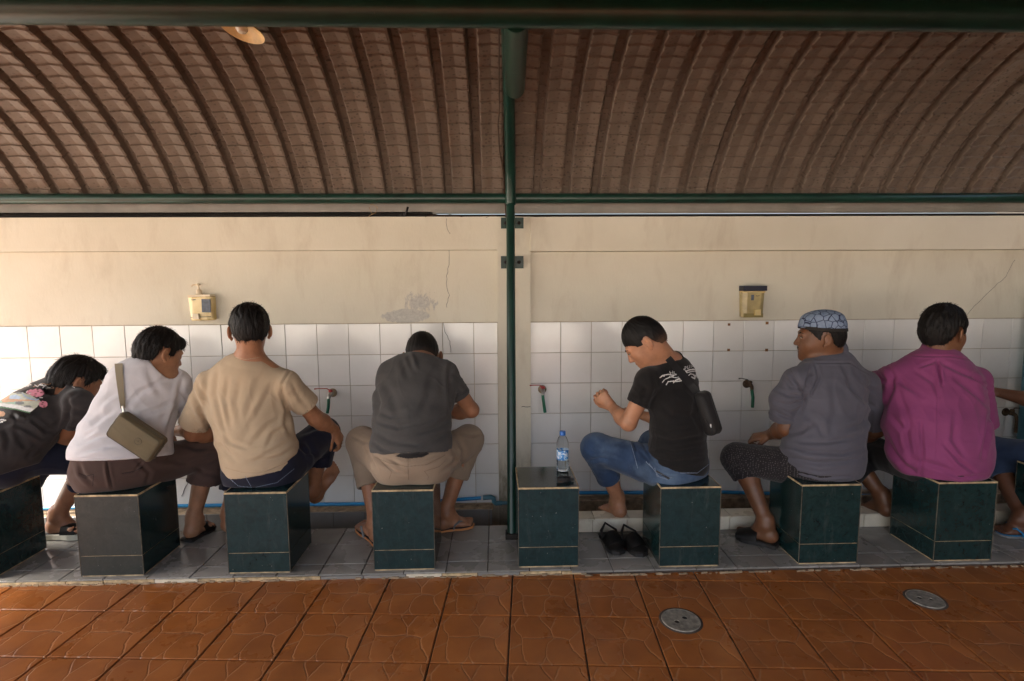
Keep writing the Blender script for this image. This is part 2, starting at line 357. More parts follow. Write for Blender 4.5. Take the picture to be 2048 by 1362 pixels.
# cracks: thin raised-dark wires laid in the plaster
def crack(pts, r=.0011, p=wall, mat='dark', name='crack'):
    b = bmesh.new(); P = [V(pts[0])]
    for a, c in zip(pts, pts[1:]):
        a, c = V(a), V(c); n = max(2, int((c-a).length/.02))
        for q in range(1, n+1): P.append(a.lerp(c, q/n)+Vector((random.uniform(-.004, .004), 0, random.uniform(-.003, .003))))
    tube(b, P, r, 4); return kid(bm_obj(name, b, M[mat]), p)
crack([at(x, y, WY-.0042) for x, y in ((898, 499), (897, 530), (892, 565), (898, 590), (893, 615))], .0010)
crack([at(x, y, WY-.0300) for x, y in ((893, 437), (893, 452), (899, 468))], .0009)
crack([at(x, y, WY-.0012) for x, y in ((886, 645), (888, 660), (900, 682), (902, 705))], .0011)
crack([at(x, y, WY-.0025) for x, y in ((2030, 520), (2012, 552), (1985, 578), (1950, 612), (1930, 632))], .0009)
crack([at(x, y, WY-.0012) for x, y in ((378, 962), (368, 980), (362, 992))], .0014, mat='wire_dark')
crack([at(x, y, WY-.0365) for x, y in ((1043, 814), (1052, 813), (1060, 814))], .0018)
# brown glue squares
for (px, py, w) in ((1458, 649, .016), (1534, 646, .018), (1457, 700, .017), (1533, 700, .018)):
    p = at(px, py, WY-.002); b = bmesh.new(); box(b, (-w/2, -.003, -w/2), (w/2, .0, w/2))
    tag(bm_obj('glue_patch', b, M['brown_glue'], loc=p, bevel=.002), {1458: 'brown glue blot, left one just under the tile top line', 1534: 'square brown glue blot below the right soap dispenser, upper right of four', 1457: 'brown glue square on a tile joint, lower left of the four', 1533: 'brown glue square on a tile joint, lower right of the four'}[px], 'glue patch', 'old glue squares on the tiles under the right dispenser')
# edge of next bay: blue-grey steel post and end wall on the right
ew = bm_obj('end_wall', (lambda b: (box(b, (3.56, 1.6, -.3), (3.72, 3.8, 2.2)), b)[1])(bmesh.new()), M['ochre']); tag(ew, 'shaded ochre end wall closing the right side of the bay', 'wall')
tag(bm_obj('steel_column', (lambda b: (tube(b, [(3.50, 3.40, -.2), (3.50, 3.40, 1.6)], .035, 16), b)[1])(bmesh.new()), M['grey_pvc']), 'blue-grey painted steel pipe column at the far right end of the tiles', 'column')
# ------------------------------------------------------------------ canopy roof (barrel vault of tile-pressed sheet)
roof = empty('canopy_roof', (0, 2.128, 1.15), label='brown barrel-vaulted canopy of ribbed tile-pressed steel sheets above the washing place', cat='roof')
RC, RZ, RR = 2.128, 1.15, 1.5
A0 = math.radians(58.0); STEP = .068/RR
def sheet_mesh():
    cols = []           # (x, radial offset)
    P = .18087
    for r in range(4):
        o = r*P
        cols += [(o+.002, 0.), (o+.007, .036), (o+.011, .039), (o+.042, .039), (o+.049, .034), (o+.056, 0.), (o+.062, -.002), (o+.118, .005), (o+.172, -.002)]
    cols.append((4*P-.0015, 0.))
    cols = [c for c in cols if c[0] <= 4*P]
    rows = []           # (angle, step)
    n0 = 0; a = A0+STEP*.55; i = 0
    while a > -A0-.02:
        rows.append((a, .0)); rows.append((a-STEP*.955, -.0095)); a -= STEP
    vs = []
    for r, (ang, st) in enumerate(rows):
        for (x, q) in cols:
            rib = q > .02
            R = RR+q+(st*(.55 if rib else 1))
            if not rib and 0.06 < (x % P) < .175 and r % 2 == 1:   # little nibs at each step's ends
                m = x % P
                if m < .065 or m > .165: R -= .003
            vs.append((x, RC+R*math.sin(ang)-RC, RZ+R*math.cos(ang)-RZ))
    n = len(cols); F = []
    for r in range(len(rows)-1):
        for c in range(n-1): F.append((r*n+c, r*n+c+1, (r+1)*n+c+1, (r+1)*n+c))
    me = bpy.data.meshes.new('roof_sheet'); me.from_pydata(vs, [], F); me.materials.append(M['roof']); return me
ms = sheet_mesh()
k0 = 1.313-.7235*8
for k in range(11):
    o = link('roof_sheet', ms, None, roof, (k0+.7235*k, 0, (k % 2)*.0025))
# weatherproof top skin so that no light leaks between sheets
b = bmesh.new(); n = 40
pr = [(RC+(RR+.06)*math.sin(a), RZ+(RR+.06)*math.cos(a)) for a in np.linspace(A0+.03, -A0, n)]
va = [b.verts.new((k0, y-2.128, z-1.15)) for y, z in pr]; vb = [b.verts.new((k0+7.235+.7235, y-2.128, z-1.15)) for y, z in pr]
for i in range(n-1): b.faces.new((va[i], va[i+1], vb[i+1], vb[i]))
bm_obj('outer_skin', b, M['fascia'], roof, smooth=True)
# bent steel arch carried by the post, big pipe beam, short stub pipe, purlins
post = empty('green_post', (.074, 2.95, .02), label='slim dark green pipe post in the middle bending into the roof arch', cat='post')
PYB = 3.36; pts = [(.079, 2.83, .02), (.079, 2.85, .2)]
pts = [tuple(at(1024, 1070, 2.83)), tuple(at(1024, 820, 3.10)), tuple(at(1022.5, 560, 3.33)), tuple(at(1021, 405, 3.355))]
b = bmesh.new()
base = atz(1024, 1071, .03); top = at(1021, 400, 3.33)
tube(b, [base, top], .0255, 20); kid(bm_obj('pole', b, M['green_paint'], smooth=True), post)
b = bmesh.new(); RA = RR-.045
arch = [(float(top[0])-.03*(1-q)*0-.035*min(1, (1-q)*1.2), RC+RA*math.sin(q*math.radians(53.5)), RZ+RA*math.cos(q*math.radians(53.5))) for q in np.linspace(1, -.2, 26)]
tube(b, [V(top)-Vector((0, 0, .03))]+arch, .031, 16); kid(bm_obj('arch_pipe', b, M['green_paint'], smooth=True), post)
b = bmesh.new(); box(b, (base[0]-.035, base[1]-.03, .021), (base[0]+.03, base[1]+.03, .05)); kid(bm_obj('base_plate', b, M['dark'], bevel=.006), post)
for (py0, py1) in ((435, 457), (512, 537)):
    p0 = at(1002, py1, WY-.045); p1 = at(1047, py0, WY-.045)
    b = bmesh.new(); box(b, (p0[0], WY-.046, p0[2]), (p1[0], WY-.0365, p1[2])); kid(bm_obj('bracket_plate', b, M['green_paint'], bevel=.003), post)
    for sx in (.022, -.022):
        xx = p0[0]+.028 if sx > 0 else p1[0]-.028
        b = bmesh.new(); lathe(b, [(.011, 0), (.011, .007), (.006, .010)], n=6); kid(T3(bm_obj('bolt', b, M['dark']), Matrix.Translation((xx, WY-.046, (p0[2]+p1[2])/2)) @ Matrix.Rotation(math.pi/2, 4, 'X')), post)
    zc = (p0[2]+p1[2])/2; b = bmesh.new(); tt = V(top); bb = V(base); f = (zc-bb.z)/(tt.z-bb.z); q = bb.lerp(tt, f)
    box(b, (q.x-.02, q.y, zc-.02), (q.x+.02, WY-.045, zc+.02)); kid(bm_obj('bracket_arm', b, M['green_paint']), post)
bz = at(1024, 52, 2.03)[2]
beam = bm_obj('roof_beam', (lambda b: (tube(b, [(-4.8, 2.03, bz+.052), (3.6, 2.03, bz+.052)], .056, 32), b)[1])(bmesh.new()), M['green_paint'], smooth=True)
tag(beam, 'thick dark green pipe beam crossing overhead along the top of the view', 'beam')
b = bmesh.new(); s0 = at(1033, 40, 2.05); s1 = at(1030, 178, 2.62)
tube(b, [s0, s1], [.045, .045], 24)
tag(bm_obj('stub_pipe', b, M['green_paint'], smooth=True), 'short thick green pipe stub ending under the roof beside the arch', 'pipe')
pz = at(1024, 397, 3.37)[2]
b = bmesh.new(); tube(b, [(XL-.3, 3.365, at(0, 397, 3.365)[2]), (1.5, 3.365, pz-.001), (3.6, 3.365, pz-.002)], .030, 16)
tag(bm_obj('purlin', b, M['green_paint'], smooth=True), 'green pipe purlin along the lower edge of the roof over the wall', 'purlin')
# rain gutter behind the purlin, dark gap, painted shade strip, wires
g0 = at(1024, 405, 3.50)[2]; g1 = at(1024, 426.5, 3.50)[2]
b = bmesh.new(); box(b, (XL-.3, 3.50, g1), (3.56, 3.506, 2.0525)); box(b, (XL-.3, 3.5062, g1), (3.56, 3.53, g1+.004)); box(b, (XL-.3, 3.5302, g1), (3.56, 3.536, g1+.12))
box(b, (XL-.3, 3.385, 2.053), (3.56, 3.506, 2.058)); tag(bm_obj('rain_gutter', b, M['fascia']), 'grey sheet-metal rain gutter between the roof edge and the wall top', 'gutter')  # flat top strip added to block sky light from the gutter face
zt = at(1024, 430, 3.55)[2]
b = bmesh.new(); box(b, (XL-.3, 3.50, 1.8055), (-.4, 3.62, g1+.010)); box(b, (-.3999, 3.50, 1.8055), (3.56, 3.62, zt-.002))
tag(bm_obj('shadow_strip', b, M['dark']), 'dark strip painted in for the shadow along the top of the wall', 'shadow strip')  # near-black strip stands in for the shade on the wall ledge
for pl in ([(738, 432), (752, 425), (755, 415), (745, 408), (740, 410)], [(736, 434), (744, 428), (740, 418), (738, 414)]):
    b = bmesh.new(); tube(b, [at(x, y, 3.44) for x, y in pl], .0022, 6); tag(bm_obj('wire', b, M['wire'], smooth=True), 'stray yellow wire loop curling above the wall, left of the grey shirt' if pl[0][0] == 738 else 'stub of yellow wire beside the wire loop above the wall', 'wire', 'loose wires on the wall top')
for n_, pl in enumerate(([(850, 434), (870, 429), (885, 431), (900, 429), (925, 434)], [(972, 435), (985, 431), (1000, 434)])):
    b = bmesh.new(); tube(b, [at(x, y, 3.43) for x, y in pl], .003, 6); tag(bm_obj('wire', b, M['wire_dark'], smooth=True), ['long brown wire lying in a wave on the wall top', 'short brown wire hump on the wall top just left of the post'][n_], 'wire', 'loose wires on the wall top')
b = bmesh.new(); box(b, tuple(at(806, 432, 3.45)), tuple(at(811, 427, 3.455))); tube(b, [at(798, 433, 3.44), at(805, 426, 3.44)], .004, 6); tube(b, [at(810, 432, 3.44), at(816, 414, 3.44)], [.006, .007], 6)
tag(bm_obj('clip', b, M['black']), 'small black cable clip sticking up from the wall top', 'clip')
b = bmesh.new(); tube(b, [(-4, 3.455, 1.815)]+[(x, 3.455+.004*math.sin(x*7), 1.812+.003*math.sin(x*5)) for x in np.arange(-3.5, 3.5, .25)], .006, 6)
tag(bm_obj('cable', b, M['black'], smooth=True), 'black cable stretched along the top edge of the wall', 'cable')
b = bmesh.new()
tube(b, [at(x, y, Y) for x, y, Y in ((1001, 20, 2.2), (998, 60, 2.5), (998, 150, 2.75), (999, 215, 2.95), (996, 250, 3.05), (999, 300, 3.2), (1006, 340, 3.3), (1010, 400, 3.36), (1012, 436, 3.39))], .0035, 6)
tag(bm_obj('cable', b, M['wire_dark'], smooth=True), 'thin brown cable hanging beside the arched pipe', 'cable')
# ------------------------------------------------------------------ unseen roof and wall added to shape the daylight (outside the frame)
b = bmesh.new(); box(b, (-6.4, -2.5, 2.75), (3.8, .80, 2.9)); tag(bm_obj('light_block_roof', b, M['ochre']), 'unseen flat roof slab added behind the viewer to hold back sky light', 'roof')
b = bmesh.new(); box(b, (3.58, -4.6, -.3), (3.8, 1.59, 2.74)); tag(bm_obj('light_block_wall', b, M['ochre']), 'unseen wall added on the right to keep light off that side', 'wall')
# ------------------------------------------------------------------ green blocks
def make_block(x0, y0, w=.29, d=.295, dull=False):
    t = empty('tiled_block', (x0, y0, .02)); H = .40; e = .0045; g = M['green']; gf = M['green_dull'] if dull else g
    def pl(name, lo, hi, m, bev=.0012): b = bmesh.new(); box(b, lo, hi); return bm_obj(name, b, m, t, bevel=bev)
    pl('core', (e, e, 0), (w-e, d-e, H-.006), M['trim'], 0)
    pl('front_tile', (e*.8, 0, .1045), (w-e*.8, e-.0005, H-e-.004), gf); pl('base_tile', (e*.8, 0, .008), (w-e*.8, e-.0005, .1005), gf)
    for xs_, xe in ((0, e-.0005), (w-e+.0005, w)):
        pl('side_tile', (xs_, e, .1045), (xe, d-.003, H-e-.004), g); pl('base_tile', (xs_, e, .008), (xe, d-.003, .1005), g)
    pl('back_tile', (e, d-e+.0005, .008), (w-e, d, H-e), g)
    pl('top_tile', (.0045, .0045, H-.0055), (w-.0045, d-.003, H), g)
    for lo, hi in (((.0, -.0012, H-.0078), (w, .0035, H-.0005)), ((-.0012, .004, H-.0078), (.0035, d, H-.0005)), ((w-.0035, .004, H-.0078), (w+.0012, d, H-.0005))):
        pl('edge_trim', lo, hi, M['trim'], .001)
    for xx in (-.0008, w-.0018): pl('edge_trim', (xx, -.0008, .004), (xx+.0026, .0024, H-.0085), M['trim_thin'], .0006)
    for xx in (-.0006, w-.0018): pl('edge_trim', (xx, d-.003, .004), (xx+.0024, d-.0002, H-.0085), M['trim_thin'], .0006)
    return t
def copy_tree(o, parent=None):
    c = o.copy(); COL.objects.link(c)
    if parent is not None: c.parent = parent
    for ch in list(o.children): copy_tree(ch, c)
    return c
blab = {-2.652: 'dark green block seat at the left edge under the man in the printed shirt',
 -1.965: 'weathered grey-green tiled block seat under the man in the white shirt',
 -1.281: 'green marbled block seat under the man in the beige shirt',
 -.595: 'green marbled block seat straddled by the man in tan trousers',
 .096: 'green block without a sitter, a water bottle standing on it',
 .772: 'green block seat under the man in blue jeans and black shirt',
 1.453: 'green block seat under the man in the grey shirt and skullcap',
 2.122: 'green block seat under the man in the magenta shirt',
 2.80: 'green block seat beyond the right picture edge'}
proto = None; dullb = None; blocks = {}
for i, (x, l) in enumerate(blab.items()):
    y = 2.470 if x < .5 else 2.447
    if i == 1: o = dullb = make_block(x, y, dull=True)
    elif proto is None: o = proto = make_block(x, y)
    else: o = copy_tree(proto); o.location = (x, y, .02)
    tag(o, l, 'stool', 'green tiled block seats in a row'); blocks[x] = o
# ------------------------------------------------------------------ drains
def disc_holes(bm, R, holes, z0, z1, n=40):
    for z, up in ((z1, 1), (z0, 0)):
        es = []
        for (cx, cy, r, m) in [(0, 0, R, n)]+[(h[0], h[1], h[2], 16) for h in holes]:
            vs = [bm.verts.new((cx+r*math.cos(2*math.pi*k/m), cy+r*math.sin(2*math.pi*k/m), z)) for k in range(m)]
            es += [bm.edges.new((vs[k], vs[(k+1) % m])) for k in range(m)]
        bmesh.ops.triangle_fill(bm, edges=es, use_beauty=True)
    bm.verts.ensure_lookup_table()
    for (cx, cy, r, m) in [(0, 0, R, n)]+[(h[0], h[1], h[2], 16) for h in holes]:
        a = [bm.verts.new((cx+r*math.cos(2*math.pi*k/m), cy+r*math.sin(2*math.pi*k/m), z0)) for k in range(m)]
        c = [bm.verts.new((cx+r*math.cos(2*math.pi*k/m), cy+r*math.sin(2*math.pi*k/m), z1)) for k in range(m)]
        for k in range(m): bm.faces.new((a[k], a[(k+1) % m], c[(k+1) % m], c[k]))
for i, (x, y, r) in enumerate(drains):
    d = empty('floor_drain', (x, y, 0), (.55, -.35)[i], label=('pale round metal drain cover with two holes in the orange floor, nearer one' if i == 0 else 'darker round drain cover with two holes near the right edge of the orange floor'), cat='drain', group='round drain covers in the orange floor')
    b = bmesh.new(); disc_holes(b, r, [(-r*.33, 0, r*.15), (r*.33, 0, r*.15)], .0022, .0048); bmesh.ops.recalc_face_normals(b, faces=b.faces); bm_obj('cover', b, M['drain'], d)
    b = bmesh.new(); lathe(b, [(r*1.0, .002), (r*1.0, .0062), (r*1.06, .0055), (r*1.09, .001)], n=48, caps=False); bm_obj('rim', b, M['drain'], d, smooth=True)
    b = bmesh.new(); lathe(b, [(r*.98, .0008), (r*.98, .0016)], n=32); bm_obj('hole_shade', b, M['dark'], d)  # thin near-black disc stands in for the shade inside the holes
    b = bmesh.new(); lathe(b, [(r*1.22, .0), (r*1.2, .0018), (r*1.05, .0022)], n=32, caps=False); bm_obj('mortar_ring', b, M['dark_grout'], d)
# ------------------------------------------------------------------ ceiling lamp
lp = at(484, 62, 2.55)
L = empty('ceiling_lamp', lp, label='small yellowed enamel lamp shade hanging under the roof, unlit', cat='lamp')
b = bmesh.new(); lathe(b, [(.022, .055), (.030, .045), (.088, .008), (.094, .0), (.088, .003), (.030, .038), (.0, .045)], n=40, caps=False); o = bm_obj('lamp_shade', b, M['lamp'], L, smooth=True); o.rotation_euler = (math.radians(-8), math.radians(12), 0)
b = bmesh.new(); lathe(b, [(.0, -.012), (.018, -.006), (.026, .008), (.022, .026), (.014, .04)], n=20, caps=False); bm_obj('bulb', b, simple('milky_bulb', (.6, .55, .45), .3, .05), L, smooth=True)
b = bmesh.new(); tube(b, [(0, 0, .05), (0, 0, .12)], .006, 8); bm_obj('stem', b, M['dark'], L)
# ------------------------------------------------------------------ pipes on the wall
b = bmesh.new(); r = .0105
y_ = 3.415
lp_ = [at(x, y, y_) for x, y in ((-60, 1021), (200, 1014), (480, 1010), (720, 1008), (860, 1003), (962, 996))]
tube(b, lp_, .0115, 14); rp = [at(x, y, y_) for x, y in ((1064, 986), (1250, 985), (1440, 984), (1700, 991), (1800, 992), (2150, 996))]
P = empty('water_pipe', lp_[0], label='blue plastic water pipe running along the foot of the tiled wall', cat='pipe')
kid(bm_obj('pipe_run', b, M['blue_pvc'], smooth=True), P)
b = bmesh.new(); tube(b, rp, .0115, 14); kid(bm_obj('pipe_run', b, M['blue_pvc'], smooth=True), P)
b = bmesh.new(); e = [at(x, y, y_) for x, y in ((966, 995.5), (982, 994.5), (987, 997), (988, 1003), (992, 1006.5), (1004, 1006))]; tube(b, e, [.0155, .016, .0165, .0165, .016, .015], 14); kid(bm_obj('elbow', b, M['grey_pvc'], smooth=True), P)
b = bmesh.new(); e = [at(1002, 1006, y_), at(1024, 1005.5, y_), V(at(1066, 987, y_))]; tube(b, e, .0115, 14); kid(bm_obj('pipe_run', b, M['grey_pvc'], smooth=True), P)
# ------------------------------------------------------------------ taps
def tap(px, py, lab, body='steel', lever='red_paint', hose=((-.012, -.03), (-.02, -.115)), lever_dx=-.10, hub='red_paint', dz=0, hm='hose'):
    c = at(px, py, WY-.06); t = empty('wall_tap', (c[0], WY-.001, c[2]), label=lab, cat='tap', group='lever taps along the tiled wall')
    b = bmesh.new(); lathe(b, [(.028, 0), (.026, .003), (.018, .006)], n=20); T3(bm_obj('flange', b, M['mortar'] if body == 'steel' else M['rust'], t, smooth=True), Matrix.Rotation(math.pi/2, 4, 'X'))
    b = bmesh.new(); tube(b, [(0, 0, 0), (0, -.03, 0), (0, -.032, 0), (0, -.055, 0), (0, -.057, 0), (0, -.07, -.004), (-.002, -.078, -.016), (-.003, -.080, -.032)], [.010, .010, .0145, .0145, .011, .011, .0105, .0095], 12); bm_obj('valve_body', b, M[body], t, smooth=True)
    b = bmesh.new(); lathe(b, [(.013, 0), (.0135, .008), (.010, .014), (.004, .016)], (0, -.045, .014), n=16); bm_obj('hub', b, M[hub], t, smooth=True)
    b = bmesh.new(); tube(b, [(0, -.045, .026), (lever_dx*.12, -.046, .028), (lever_dx*.22, -.046, .036), (lever_dx*.8, -.047, .036+dz), (lever_dx, -.047, .034+dz)], [.007, .006, .0045, .0045, .0075], 8, flat=.6); bm_obj('lever', b, M[lever], t, smooth=True)
    b = bmesh.new(); x0 = -.003; tube(b, [(x0, -.080, -.022), (x0+hose[0][0]*.3, -.081, -.045), (x0+hose[0][0], -.081, -.06+hose[0][1]*.5), (x0+hose[1][0], -.08, hose[1][1])], .0098, 12); bm_obj('hose', b, M[hm], t, smooth=True)
    return t
tap(660, 789, 'red lever tap with green hose between the beige and grey shirts', hose=((-.004, -.03), (-.012, -.115)))
tap(1086, 782, 'small red lever tap with green hose just right of the pillar', hose=((.006, -.03), (.014, -.135)), lever_dx=-.085)
tap(1502, 771, 'rusty black lever tap with straight green hose left of the skullcap man', 'rust', 'black', ((.008, -.03), (.008, -.14)), -.075, 'rust', .01)
tap(2028, 828, 'corroded grey tap on the wall at the right edge of the view', 'rust', 'rust', ((.002, -.03), (.004, -.12)), .06, 'rust', 0, 'rust')
# ------------------------------------------------------------------ soap dispensers
M['soap_plastic'] = None
t = NT('yellowed_clear_plastic', .22, .5); k = t.coord('World'); t.col(t.ramp(t.noise(k, 9, 4), [(.3, (.60, .43, .17)), (.7, (.78, .62, .31))])); t.b.inputs['Subsurface Weight'].default_value = .15; t.b.inputs['Subsurface Radius'].default_value = (.02, .015, .005); M['soap_plastic'] = t.m
M['soap_dim'] = simple('murky_plastic', (.42, .33, .15), .3, .25, 14)
M['cream_plastic'] = simple('cream_plastic', (.72, .60, .42), .4, .08)
M['blue_label'] = simple('faded_blue_label', (.10, .115, .14), .6, .3, 50)
M['navy'] = simple('navy_plastic', (.012, .013, .03), .3, .2)
def shell_box(w0, w1, h, d, r=.01):       # tapered, rounded body, back at y=0
    b = bmesh.new(); 
    lo = [(-w1/2, 0), (w1/2, 0), (w1/2, -d*.75), (w1*.3, -d), (-w1*.3, -d), (-w1/2, -d*.75)]; hi = [(-w0/2, 0), (w0/2, 0), (w0/2, -d*.8), (w0*.3, -d*1.1), (-w0*.3, -d*1.1), (-w0/2, -d*.8)]
    a = [b.verts.new((x, y, 0)) for x, y in lo]; c = [b.verts.new((x, y, h)) for x, y in hi]
    for i in range(6): b.faces.new((a[i], a[(i+1) % 6], c[(i+1) % 6], c[i]))
    b.faces.new(a[::-1]); b.faces.new(c); bmesh.ops.recalc_face_normals(b, faces=b.faces); return b
def text_mesh(body, size, mat, name='lettering', ext=.0006):
    cu = bpy.data.curves.new(name, 'FONT'); cu.body = body; cu.size = size; cu.extrude = ext; cu.align_x = 'CENTER'; cu.align_y = 'CENTER'
    o = bpy.data.objects.new(name, cu); COL.objects.link(o); bpy.context.view_layer.update()
    me = bpy.data.meshes.new_from_object(o.evaluated_get(bpy.context.evaluated_depsgraph_get())); bpy.data.objects.remove(o); me.materials.clear(); me.materials.append(mat); me.name = name; return me
d0 = at(412, 640, WY-.004)
D = empty('soap_dispenser', d0, -.0, label='yellowed soap dispenser with white pump top on the wall, left one', cat='soap dispenser', group='wall soap dispensers')
D.rotation_euler = (0, math.radians(-1.5), 0)
bm_obj('tank', shell_box(.150, .140, .150, .058), M['soap_plastic'], D, bevel=.006)
b = bmesh.new(); box(b, (-.068, -.060, .148), (.070, -.004, .160)); bm_obj('lid', b, M['cream_plastic'], D, bevel=.004)
b = bmesh.new(); lathe(b, [(.024, .160), (.020, .166), (.0165, .168), (.0165, .186), (.013, .192), (.005, .193), (.0045, .218), (.012, .220), (.013, .228), (.004, .231)], (-.012, -.030, 0), 20); tube(b, [(-.012, -.03, .224), (-.04, -.036, .222), (-.05, -.038, .214)], [.006, .005, .004], 8); bm_obj('pump', b, M['cream_plastic'], D, smooth=True)
b = bmesh.new(); box(b, (-.040, -.074, .010), (-.004, -.055, .044)); bm_obj('push_button', b, M['cream_plastic'], D, bevel=.004)
b = bmesh.new(); box(b, (-.060, -.0612, .020), (-.041, -.058, .0225)); box(b, (-.003, -.0612, .0215), (.062, -.055, .024)); bm_obj('seam', b, M['dark'], D)
b = bmesh.new(); box(b, (.012, -.0665, .052), (.064, -.060, .134)); o = bm_obj('label_sticker', b, M['blue_label'], D, bevel=.002); o.rotation_euler.y = .05
o = link('lettering', text_mesh('SOAP', .011, M['blue_label']), None, D, (-.030, -.0655, .130)); o.rotation_euler = (math.pi/2, 0, 0)
d1 = at(1499, 634, WY-.003)
D = empty('soap_dispenser', d1, label='murky soap dispenser with dark navy lid above the tiles, right one', cat='soap dispenser', group='wall soap dispensers')
bm_obj('tank', shell_box(.150, .138, .168, .05), M['soap_dim'], D, bevel=.006)
b = bmesh.new(); box(b, (-.073, -.054, .158), (.071, -.002, .168)); bm_obj('rim', b, M['soap_plastic'], D, bevel=.002)
b = bmesh.new(); box(b, (-.076, -.066, .170), (.076, -.0, .202)); bm_obj('lid', b, M['navy'], D, bevel=.010)
b = bmesh.new(); box(b, (.004, -.066, .014), (.042, -.046, .052)); bm_obj('push_button', b, M['soap_plastic'], D, bevel=.004)
b = bmesh.new(); box(b, (-.062, -.0515, .0), (.064, -.044, .026)); bm_obj('soap_pool', b, simple('old_soap', (.25, .20, .07), .4), D)
b = bmesh.new(); box(b, (-.02, -.0555, .110), (-.002, -.050, .145)); bm_obj('label_sticker', b, M['blue_label'], D)
o = link('lettering', text_mesh('SOAP', .010, M['navy']), None, D, (.022, -.0565, .138)); o.rotation_euler = (math.pi/2, 0, 0)
# ------------------------------------------------------------------ bottle and watch on the empty block
t = NT('clear_pet', .05, .5); t.b.inputs['Transmission Weight'].default_value = 1; t.b.inputs['IOR'].default_value = 1.12; t.b.inputs['Base Color'].default_value = (.93, .96, .97, 1); M['pet'] = t.m
t = NT('water', .0, .5); t.b.inputs['Transmission Weight'].default_value = 1; t.b.inputs['IOR'].default_value = 1.33; t.b.inputs['Base Color'].default_value = (.93, .97, 1, 1); M['water'] = t.m
M['label_blue'] = None
t = NT('bottle_label', .35); k = t.coord('Object'); t.col(t.ramp(t.noise(k, 38, 3, .6, 1.2), [(.44, (.015, .16, .50)), (.5, (.05, .28, .62)), (.58, (.70, .78, .85))])); M['label_blue'] = t.m
M['cap_blue'] = simple('blue_cap', (.01, .13, .50), .35)
bp = atz(1125, 941, .4205)
B = empty('water_bottle', bp, label='clear plastic water bottle with blue cap and blue label on the empty block', cat='bottle')
prof = [(.010, .001), (.026, .0), (.031, .006), (.029, .012), (.0315, .018), (.029, .026), (.0315, .034), (.029, .042), (.0315, .050), (.030, .058), (.030, .112), (.0315, .118), (.0315, .140), (.029, .156), (.021, .176), (.0135, .188), (.0135, .195)]
b = bmesh.new(); lathe(b, prof, n=32, caps=False); bm_obj('bottle_wall', b, M['pet'], B, smooth=True)
b = bmesh.new(); lathe(b, [(.0, .003), (.028, .004), (.0285, .010), (.0275, .026), (.029, .034), (.0275, .042), (.0285, .062), (.0, .0625)], n=28, caps=False); bm_obj('water', b, M['water'], B, smooth=True)
b = bmesh.new(); lathe(b, [(.0304, .062), (.0306, .113)], n=32, caps=False); bm_obj('label', b, M['label_blue'], B, smooth=True)
b = bmesh.new(); lathe(b, [(.0155, .188), (.0155, .207), (.013, .210), (0, .2105)], n=24); bm_obj('cap', b, M['cap_blue'], B, smooth=True)
wp = atz(1128, 962, .4205)
Wt = empty('wrist_watch', wp, .1, label='black wrist watch lying with its strap closed in front of the water bottle', cat='watch')
b = bmesh.new(); N = 22
for k in range(N):
    for q in (0,):
        pass
ring = [(.036*math.cos(a), .020*math.sin(a), 0) for a in np.linspace(0, 2*math.pi, 29)[:-1]]
vs0 = [b.verts.new((x, y, .001)) for x, y, z in ring]; vs1 = [b.verts.new((x*1.02, y*1.02, .019)) for x, y, z in ring]; vi1 = [b.verts.new((x*.90, y*.86, .019)) for x, y, z in ring]; vi0 = [b.verts.new((x*.90, y*.86, .001)) for x, y, z in ring]
m = len(ring)
for A_, B_ in ((vs0, vs1), (vs1, vi1), (vi1, vi0), (vi0, vs0)):
    for k in range(m): b.faces.new((A_[k], A_[(k+1) % m], B_[(k+1) % m], B_[k]))
bm_obj('strap', b, M['black'], Wt, smooth=True)
b = bmesh.new(); box(b, (-.040, -.026, .0), (-.008, -.014, .024)); bm_obj('watch_case', b, M['black'], Wt, bevel=.004)
b = bmesh.new(); box(b, (-.034, -.0272, .004), (-.016, -.0262, .010)); bm_obj('dial', b, M['rust'], Wt)
b = bmesh.new(); box(b, (.026, -.012, .003), (.046, -.004, .017)); bm_obj('buckle', b, M['black'], Wt, bevel=.002)
# ------------------------------------------------------------------ implicit-surface modeller for bodies and clothes
A = lambda *v: np.array(v, dtype=np.float64)
def nrm(v): v = np.asarray(v, float); return v/(np.linalg.norm(v)+1e-12)
_lat = rng.random((64, 64, 64)).astype(np.float32)*2-1
def vnoise(p):
    i = np.floor(p).astype(int); f = (p-i); f = f*f*(3-2*f); i &= 63; j = (i+1) & 63
    L = lambda a, b, c: _lat[a, b, c]
    x0, y0, z0 = i.T; x1, y1, z1 = j.T; fx, fy, fz = f.T
    a = L(x0, y0, z0)*(1-fx)+L(x1, y0, z0)*fx; b = L(x0, y1, z0)*(1-fx)+L(x1, y1, z0)*fx
    c = L(x0, y0, z1)*(1-fx)+L(x1, y0, z1)*fx; d = L(x0, y1, z1)*(1-fx)+L(x1, y1, z1)*fx
    return (a*(1-fy)+b*fy)*(1-fz)+(c*(1-fy)+d*fy)*fz
